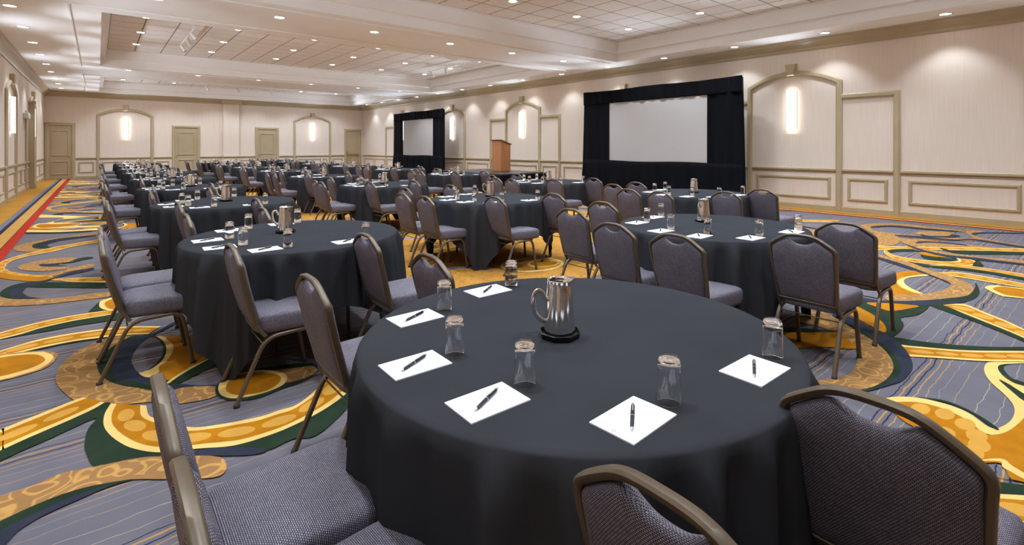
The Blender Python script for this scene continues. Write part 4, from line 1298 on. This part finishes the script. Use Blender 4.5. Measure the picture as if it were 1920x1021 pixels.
for dz in (0.004, 0.032):
    for x, y in ((-0.04, -0.03), (D + 0.03, -0.03), (D + 0.03, Wd + 0.03), (-0.04, Wd + 0.03)):
        v.append((x, y, H1 - q * x + dz))
g.add(v, [(0, 3, 2, 1), (4, 5, 6, 7), (0, 1, 5, 4), (1, 2, 6, 5), (2, 3, 7, 6), (3, 0, 4, 7)])
place('reading_top', g.mesh('reading_top', M['wood_dark']), t)

# ------------------------------------------------------------------ banquet chair
CH = 0.865


def back_pt(y, s, off=0.0):
    """point on the raked back plane; s = height above floor, off = out of plane (towards the front)"""
    f = (s - 0.40) / (CH - 0.40)
    x = 0.122 - 0.105 * f - 0.012 * math.sin(PI * max(0, min(1, f)))
    return (x + off, y, s)


def build_chair_meshes():
    C = {}
    # closed outline of the back frame
    half = [(0.0, 0.412), (0.178, 0.412), (0.196, 0.72), (0.199, 0.758), (0.186, 0.785), (0.118, 0.832), (0.078, 0.85), (0.04, 0.856), (0.0, 0.857)]
    out = fillet([Vector((a, b, 0)) for a, b in half[:3]], 0.02, 3) + bez([(a, b, 0) for a, b in half[3:]], 4)
    right = [(p.x, p.y) for p in out]
    left = [(-a, b) for a, b in reversed(right)][1:-1]
    loop = right + left
    g = Geo()
    loops = []
    n = len(loop)
    for i in range(n):
        p0, p1, p2 = loop[i - 1], loop[i], loop[(i + 1) % n]
        tx, tz = p2[0] - p0[0], p2[1] - p0[1]
        L = math.hypot(tx, tz)
        nx, nz = tz / L, -tx / L
        w, h = 0.0105, 0.0145
        cs = [(w, -h * .6), (w, h * .6), (w * .5, h), (-w * .5, h), (-w, h * .6), (-w, -h * .6), (-w * .5, -h), (w * .5, -h)]
        loops.append([back_pt(p1[0] + nx * a, p1[1] + nz * a, b) for a, b in cs])
    loops.append(loops[0])
    g.loft(loops)
    C['back_frame'] = g.mesh('back_frame', M['bronze'], True, 0.8)
    # padded back panel with a dip below the hand hold
    half = [(0.0, 0.42), (0.168, 0.42), (0.185, 0.60), (0.1865, 0.72), (0.187, 0.757), (0.173, 0.779), (0.115, 0.818), (0.086, 0.829), (0.066, 0.818), (0.034, 0.803), (0.0, 0.799)]
    out = [Vector((a, b, 0)) for a, b in half[:3]] + bez([(a, b, 0) for a, b in half[3:]], 4)
    right = [(p.x, p.y) for p in out]
    left = [(-a, b) for a, b in reversed(right)][1:-1]
    loop = right + left
    c = (0.0, 0.61)
    verts, faces, uvs = [], [], []
    n = len(loop)
    rings = [(1.0, 0.0), (0.985, 0.014), (0.95, 0.021), (0.86, 0.027), (0.6, 0.031), (0.25, 0.033)]

    def ring(k, d):
        for a, b in loop:
            y, z = c[0] + (a - c[0]) * k, c[1] + (b - c[1]) * k
            verts.append(back_pt(y, z, d))
            q = 1.0 + (0.036 - abs(d)) / 0.17
            uvs.append((c[0] + (y - c[0]) * q, c[1] + (z - c[1]) * q))
    for k, d in reversed(rings):
        ring(k, d * 1.15)
    for k, d in rings[1:]:
        ring(k, -d * 0.75)
    R = len(verts) // n
    for j in range(R - 1):
        for i in range(n):
            faces.append((j * n + i, j * n + (i + 1) % n, (j + 1) * n + (i + 1) % n, (j + 1) * n + i))
    faces.append(tuple(reversed(range(n))))
    faces.append(tuple((R - 1) * n + i for i in range(n)))
    C['backrest'] = mesh_data('backrest', verts, faces, M['fabric'], True, None, uvs)
    # seat cushion
    verts, faces, uvs = [], [], []
    prof = [(0.94, 0.366), (0.985, 0.372), (1.0, 0.395), (1.0, 0.43), (0.985, 0.455), (0.95, 0.468), (0.85, 0.476), (0.6, 0.482), (0.3, 0.484)]
    n = 48
    for k, z in prof:
        for i in range(n):
            a = 2 * PI * i / n
            ca, sa = math.cos(a), math.sin(a)
            e = 0.34
            px = math.copysign(abs(ca) ** e, ca)
            py = math.copysign(abs(sa) ** e, sa)
            wd = 0.205 + 0.015 * px
            x = 0.335 + 0.222 * px * k
            y = wd * py * k
            front = max(0.0, (px * k - 0.72) / 0.28)
            zz = z - 0.022 * front ** 2 * (1 if z > 0.42 else 0)
            verts.append((x, y, zz))
            side = max(0.0, 0.47 - zz)
            uvs.append((y + math.copysign(side, y) * (abs(py) > 0.9), x + side * (abs(px) > 0.9)))
    R = len(prof)
    for j in range(R - 1):
        for i in range(n):
            faces.append((j * n + i, j * n + (i + 1) % n, (j + 1) * n + (i + 1) % n, (j + 1) * n + i))
    faces.append(tuple(reversed(range(n))))
    faces.append(tuple((R - 1) * n + i for i in range(n)))
    C['seat'] = mesh_data('seat', verts, faces, M['fabric'], True, None, uvs)
    # legs: rear pair rakes backwards, front pair almost upright, joined by a rail under the seat
    for s, nm in ((-1, 'r'), (1, 'l')):
        y = s * 0.188
        path = fillet([(0.012, y * 1.04, 0.012), (0.158, y, 0.345), (0.425, y, 0.358), (0.485, y * 1.02, 0.012)], 0.075, 6)
        k1 = next(i for i, p in enumerate(path) if p.x > 0.225)
        k2 = next(i for i, p in enumerate(path) if p.x > 0.36)
        upv = Vector((0, 1, 0))
        for part, pts in (('rear_leg', path[:k1 + 1]), ('rail', [path[k1], path[k2]]), ('front_leg', path[k2:])):
            if len(pts) < 2:
                pts = path[k1 - 1:k2 + 1]
            g = Geo()
            g.tube([tuple(p) for p in pts], 0.012, flat=(0.021, 0.026), up=upv)
            C[part + nm] = g.mesh(part, M['bronze'], True, 0.7)
        g = Geo()
        g.tube([back_pt(s * 0.178, 0.47, -0.002), (0.125, s * 0.18, 0.40), (0.16, s * 0.186, 0.352)], 0.009, flat=(0.02, 0.018), up=upv)
        C['support' + nm] = g.mesh('back_support', M['bronze'], True, 0.7)
    g = Geo()
    g.lathe([(0.016, 0.0), (0.017, 0.008), (0.015, 0.018), (0.0, 0.018)], 12, cap0=True)
    C['glide'] = g.mesh('glide', M['rubber'], True)
    g = Geo()
    g.tube([(0.145, -0.188, 0.315), (0.145, 0.188, 0.315)], 0.004, 8)
    C['stretcher'] = g.mesh('stretcher', M['bronze'], True)
    g = Geo()
    g.tube([(0.43, -0.188, 0.352), (0.43, 0.188, 0.352)], 0.008, 8)
    C['cross_bar'] = g.mesh('cross_bar', M['bronze'], True)
    return C


CHM = build_chair_meshes()


def chair(x, y, rotz, label, group, detail=True):
    t = thing('banquet_chair', label, 'chair', (x, y, 0), rotz, group)
    place('seat', CHM['seat'], t)
    b = place('backrest', CHM['backrest'], t)
    place('back_frame', CHM['back_frame'], t)
    for nm in 'rl':
        a = place('leg', CHM['rear_leg' + nm], t)
        c = place('leg', CHM['front_leg' + nm], t)
        if detail:
            s = -1 if nm == 'r' else 1
            place('glide', CHM['glide'], a, (0.012, s * 0.1955, 0))
            place('glide', CHM['glide'], c, (0.485, s * 0.1918, 0))
        place('seat_rail', CHM['rail' + nm], t)
        place('back_support', CHM['support' + nm], t)
    place('stretcher', CHM['stretcher'], t)
    if detail:
        place('cross_bar', CHM['cross_bar'], t)
    return t


# ------------------------------------------------------------------ round tables under square black cloths
TR, TH = 0.758, 0.76


def cloth_mesh(seed):
    rnd = random.Random(seed)
    n = 288
    g = Geo()
    ph = [rnd.uniform(0, 6.28) for _ in range(6)]
    loops = []
    for r, z in ((0.02, TH), (0.3, TH), (0.6, TH), (TR - 0.03, TH), (TR - 0.009, TH - 0.002), (TR - 0.002, TH - 0.008)):
        loops.append([(r * math.cos(2 * PI * i / n), r * math.sin(2 * PI * i / n), z) for i in range(n)])
    half = 1.143
    rows = 13
    for j in range(1, rows + 1):
        L = []
        for i in range(n):
            a = 2 * PI * i / n
            c, s = abs(math.cos(a)), abs(math.sin(a))
            d = half / max(c, s) - TR
            d = min(d, TH - 0.006)
            f = j / rows
            h = d * f
            w = abs(math.sin(2 * a)) ** 1.6
            k = (h / 0.75)
            f1 = 1 - 1.6 * abs(math.sin(10 * a + ph[0] + 0.8 * math.sin(3 * a + ph[1])))
            f2 = 1 - 1.8 * abs(math.sin(14.0 * a + ph[2] + 0.7 * math.sin(2 * a + ph[3])))
            wave = f1 + 0.55 * f2 + 0.3 * math.sin(31 * a + ph[4])
            amp = (0.020 + 0.040 * w) * min(1.0, 0.55 + 0.9 * k)
            r = TR + 0.003 + 0.010 * k + 0.012 * w * k + max(-0.012, amp * (0.35 + wave * 0.8)) * min(1, f * 8)
            L.append((r * math.cos(a), r * math.sin(a), TH - 0.012 - h * (1 - 0.012 / max(d, 0.1))))
        loops.append(L)
    g.loft(loops, True, False)
    return g.mesh('tablecloth', M['cloth'], True)


CLOTHS = [cloth_mesh(s) for s in (4, 7, 12)]
g = Geo()
g.lathe([(0.0, TH - 0.045), (TR - 0.012, TH - 0.045), (TR - 0.006, TH - 0.03), (TR - 0.012, TH - 0.014), (0.0, TH - 0.014)], 48)
TOP_ME = g.mesh('table_top', M['plywood'])
g = Geo()
g.tube(fillet([(-0.25, 0.42, 0.01), (-0.25, 0.36, TH - 0.06), (0.25, 0.36, TH - 0.06), (0.25, 0.42, 0.01)], 0.06), 0.014, 8)
LEG_ME = g.mesh('folding_leg', M['bronze'], True)

# things on the tables
g = Geo()
g.box(-0.093, 0.093, -0.064, 0.064, 0.0, 0.0035)
PAD_ME = g.mesh('notepad', M['paper'])
g = Geo()
for k, (w, xx) in enumerate(((0.020, -0.0815), (0.012, -0.0845))):
    g.box(xx, xx + 0.0014, -w / 2, w / 2, 0.0034, 0.0037)
g.add([(-0.078, -0.003, 0.0037), (-0.078, 0.003, 0.0037), (-0.073, 0.0, 0.0037)], [(0, 1, 2)])
MARK_ME = g.mesh('printed_mark', M['ink'])


def xtube(g, prof, seg=12):
    loops = [[(x, r * math.cos(2 * PI * i / seg), 0.0055 + r * math.sin(2 * PI * i / seg)) for i in range(seg)] for x, r in prof]
    g.loft(loops, True, True)


g = Geo()
xtube(g, [(-0.052, 0.0032), (-0.04, 0.005), (-0.002, 0.0052), (0.0, 0.0055), (0.05, 0.0052), (0.056, 0.0045)])
PEN_BARREL = g.mesh('barrel', M['pen'], True, 0.5)
g = Geo()
xtube(g, [(-0.064, 0.0009), (-0.06, 0.0016), (-0.052, 0.0032)])
xtube(g, [(-0.001, 0.0057), (0.002, 0.0057)])
xtube(g, [(0.056, 0.003), (0.065, 0.003)])
PEN_METAL = g.mesh('metal_tip', M['chrome'], True, 0.5)
g = Geo()
g.box(0.018, 0.056, -0.0016, 0.0016, 0.0112, 0.0124)
g.box(0.052, 0.056, -0.0016, 0.0016, 0.0095, 0.0115)
PEN_CLIP = g.mesh('clip', M['chrome'])
g = Geo()
xtube(g, [(-0.064, 0.001), (-0.045, 0.0045), (0.0, 0.0055), (0.056, 0.005), (0.065, 0.003)], 8)
PEN_SIMPLE = g.mesh('pen', M['pen'], True, 0.6)


def glass_mesh():
    """tumbler standing upside down: thick base on top, open rim on the table"""
    g = Geo()
    outer = [(0.0300, 0.0005), (0.0305, 0.002), (0.0300, 0.05), (0.0292, 0.098), (0.0285, 0.108), (0.0262, 0.1165), (0.0215, 0.1215), (0.014, 0.1225), (0.0, 0.1222)]
    inner = [(0.0, 0.1065), (0.014, 0.107), (0.0225, 0.1045), (0.0268, 0.098), (0.0281, 0.088), (0.0290, 0.05), (0.0294, 0.002), (0.0300, 0.0005)]
    g.lathe(outer + inner, 28)
    return g.mesh('water_glass', M['glass'], True, weld=True)


GLASS_ME = glass_mesh()


def pitcher_meshes():
    P = {}
    g = Geo()
    seg = 36
    H = 0.192

    def ring(r, z, spout=0.0, dz=0.0):
        L = []
        for i in range(seg):
            a = 2 * PI * i / seg
            w = max(0.0, math.cos(a)) ** 14
            L.append(((r + spout * w) * math.cos(a), r * math.sin(a) * (1 - 0.1 * w), z + dz * w))
        return L
    loops = [ring(0.0, 0.002), ring(0.051, 0.002), ring(0.0555, 0.006), ring(0.0555, 0.012), ring(0.0535, 0.05), ring(0.0495, 0.1), ring(0.0455, 0.15), ring(0.044, 0.172, 0.004), ring(0.044, H - 0.004, 0.014, 0.003), ring(0.0445, H, 0.017, 0.005),
             ring(0.0425, H, 0.016, 0.005), ring(0.0425, 0.17, 0.004), ring(0.0435, 0.15), ring(0.05, 0.02), ring(0.0, 0.018)]
    g.loft(loops)
    P['body'] = g.mesh('body', M['steel'], True)
    # ice guard across the spout half
    g = Geo()
    top, bot = [], []
    pts = []
    for i in range(-9, 10):
        a = PI / 2 * i / 9 * 0.92
        w = max(0.0, math.cos(a)) ** 14
        pts.append(((0.0425 + 0.015 * w) * math.cos(a), 0.0425 * math.sin(a)))
    for i in range(9, -10, -1):
        yy = 0.0425 * math.sin(PI / 2 * i / 9 * 0.92)
        pts.append((0.006 + 0.012 * math.cos(yy * 75), yy))
    for z in (H - 0.001, H - 0.004):
        pass
    n = len(pts)
    g.add([(a, b, H - 0.001) for a, b in pts] + [(a, b, H - 0.004) for a, b in pts], [tuple(range(n)), tuple(reversed(range(n, 2 * n)))] + [(i, (i + 1) % n, n + (i + 1) % n, n + i) for i in range(n)])
    P['guard'] = g.mesh('ice_guard', M['steel'])
    g = Geo()
    path = bez([(-0.046, 0, 0.128), (-0.056, 0, 0.128), (-0.066, 0, 0.150), (-0.084, 0, 0.160), (-0.099, 0, 0.145), (-0.101, 0, 0.115), (-0.092, 0, 0.08), (-0.07, 0, 0.056), (-0.052, 0, 0.048), (-0.05, 0, 0.03)], 5)
    g.tube([tuple(p) for p in path], 0.005, flat=(0.016, 0.006), up=Vector((0, 1, 0)))
    for q in range(len(g.v)):
        pass
    P['handle'] = g.mesh('handle', M['steel'], True, 0.8)
    g = Geo()
    loops = []
    for r, z in ((0.066, 0.0), (0.07, 0.003), (0.074, 0.02), (0.071, 0.022), (0.067, 0.01), (0.0, 0.01)):
        loops.append([(r * math.cos(PI / 8 + PI / 4 * i), r * math.sin(PI / 8 + PI / 4 * i), z) for i in range(8)])
    g.loft(loops, True)
    P['tray'] = g.mesh('octagonal_tray', M['tray'])
    return P


PIT = pitcher_meshes()

COLS = [
    ('left', [(1.33, 1.29), (1.17, 4.1), (1.2, 7.05), (1.22, 10.05), (1.24, 13.0), (1.22, 16.25), (1.2, 19.2), (1.22, 22.4), (1.22, 25.3)]),
    ('middle', [(4.0, 2.26), (3.95, 5.35), (3.94, 8.55), (4.0, 11.85), (4.1, 15.15), (4.06, 18.4), (3.96, 21.6), (3.98, 24.8)]),
    ('right', [(6.62, 4.0), (6.72, 7.15), (6.85, 10.6), (6.95, 14.0), (6.85, 17.3), (6.8, 20.5), (6.75, 23.7), (6.8, 26.9)]),
]
SEATS = [(-0.03, 1.06), (-0.67, 0.99), (-1.17, 0.27), (-1.17, -0.21), (-0.62, -0.79), (0.12, -0.93)]
SPECIAL = {
    ('left', 0): [(-0.02, 1.05), (-0.64, 1.0), (-1.235, 0.19), (-1.235, -0.26), (-0.635, -0.80), (-0.005, -0.928)],
    ('left', 1): [(-0.02, 1.02), (-0.62, 0.96), (-1.175, 0.51), (-1.175, 0.04), (-0.60, -0.78), (0.14, -0.93)],
    ('middle', 0): [(-0.03, 1.20), (-0.71, 0.98), (-1.10, 0.17), (-1.16, -0.40), (-0.55, -0.93), (0.24, -0.93)],
    ('middle', 1): [(0.05, 1.10), (-0.70, 1.08), (-1.13, 0.30), (-1.10, -0.19), (-0.52, -0.76), (0.27, -0.90)],
}
PADS = [(0.05, 0.60), (-0.37, 0.49), (-0.58, 0.10), (-0.55, -0.23), (-0.33, -0.51), (0.17, -0.585)]
CHAIR_A = ['far side chair', 'far left chair with back to the second table', 'left chair, upper of a close pair', 'left chair, lower of a close pair', 'chair in front cut by the bottom edge', 'large near chair at lower right']


def lay_table(row, k, cx, cy):
    rnd = random.Random(hash_(row, k))
    ordn = ORD[k]
    tn = 'nearest table' if (row, k) == ('left', 0) else '%s table of %s row' % (ordn, row)
    near = (row, k) in (('left', 0), ('left', 1), ('middle', 0), ('middle', 1), ('right', 0), ('left', 2))
    t = thing('round_table', ('nearest round table under a black cloth, laid with six notepads' if tn == 'nearest table' else 'round table under a square black cloth, %s from the viewpoint in %s row' % (ordn, row)), 'table', (cx, cy, 0), 0, 'round tables under black cloths')
    place('tablecloth', CLOTHS[rnd.randrange(3)], t, (0, 0, 0), rnd.choice((0, PI / 2, PI, -PI / 2)))
    place('table_top', TOP_ME, t)
    for s in (0, PI):
        place('folding_leg', LEG_ME, t, (0, 0, 0), s)
    seats = SPECIAL.get((row, k), SEATS)
    for i, (dx, dy) in enumerate(seats):
        if (row, k) in SPECIAL:
            jx = jy = jr = 0.0
        else:
            jx, jy, jr = rnd.uniform(-0.04, 0.04), rnd.uniform(-0.05, 0.05), rnd.uniform(-0.05, 0.05)
        if tn == 'nearest table':
            lab = 'grey upholstered banquet chair at nearest table, ' + CHAIR_A[i]
        else:
            lab = 'grey banquet chair, %s of six from back-wall end, %s' % (ordn_(i), tn)
        chair(cx + dx + jx, cy + dy + jy, jr, lab, 'banquet chairs around the tables', k < 3)
    for i, (dx, dy) in enumerate(PADS):
        z = TH
        rz = rnd.uniform(-0.07, 0.07)
        px, py = cx + dx + rnd.uniform(-0.012, 0.012), cy + dy + rnd.uniform(-0.012, 0.012)
        w = '%s of six from back-wall end, %s' % (ordn_(i), tn)
        p = place('notepad', PAD_ME, None, (px, py, z), rz)
        tag(p, 'white notepad, ' + w, 'notepad', 'white notepads on the tables')
        if near:
            place('printed_mark', MARK_ME, p)
        pr = rz + math.radians(31) + rnd.uniform(-0.12, 0.12)
        ploc = (px - 0.005, py, z + 0.0035)
        lab = 'black pen on the notepad, ' + w
        if near:
            q = thing('ballpoint_pen', lab, 'pen', ploc, pr, 'black pens on the notepads')
            place('barrel', PEN_BARREL, q)
            place('metal_tip', PEN_METAL, q)
            place('clip', PEN_CLIP, q)
        else:
            q = place('ballpoint_pen', PEN_SIMPLE, None, ploc, pr)
            tag(q, lab, 'pen', 'black pens on the notepads')
        gl = place('water_glass', GLASS_ME, None, (px + 0.137, py + rnd.uniform(-0.012, 0.012), z + 0.0005), rnd.uniform(0, 6))
        tag(gl, 'upturned clear water glass, ' + w, 'glass', 'upturned water glasses on the tables')
    ox, oy = PIT_OFF.get((row, k), (0.02 + rnd.uniform(-0.05, 0.05), 0.06 + rnd.uniform(-0.05, 0.05)))
    tr = place('octagonal_tray', PIT['tray'], None, (cx + ox, cy + oy, TH), 0.15)
    tag(tr, 'black octagonal tray under the steel pitcher, ' + tn, 'tray', 'black octagonal trays')
    pr = PIT_ROT.get((row, k), math.radians(-32) + rnd.uniform(-0.35, 0.35))
    pt = thing('water_pitcher', 'polished steel water pitcher with handle, ' + ('centre of the ' + tn if near else tn), 'pitcher', (cx + ox, cy + oy, TH + 0.0105), pr, 'steel water pitchers')
    place('body', PIT['body'], pt)
    place('ice_guard', PIT['guard'], pt)
    place('handle', PIT['handle'], pt)


def ordn_(i):
    return ORD[i]


def hash_(row, k):
    return {'left': 100, 'middle': 200, 'right': 300}[row] + k * 7


PIT_OFF = {('left', 0): (-0.08, -0.01), ('left', 1): (-0.05, 0.10), ('middle', 0): (0.15, 0.15), ('middle', 1): (0.09, 0.12), ('right', 0): (0.04, 0.02)}
PIT_ROT = {('left', 0): math.radians(-18), ('left', 1): math.radians(-40), ('middle', 0): math.radians(5), ('middle', 1): math.radians(-35), ('right', 0): math.radians(35)}

for row, lst in COLS:
    for k, (cx, cy) in enumerate(lst):
        lay_table(row, k, cx, cy)
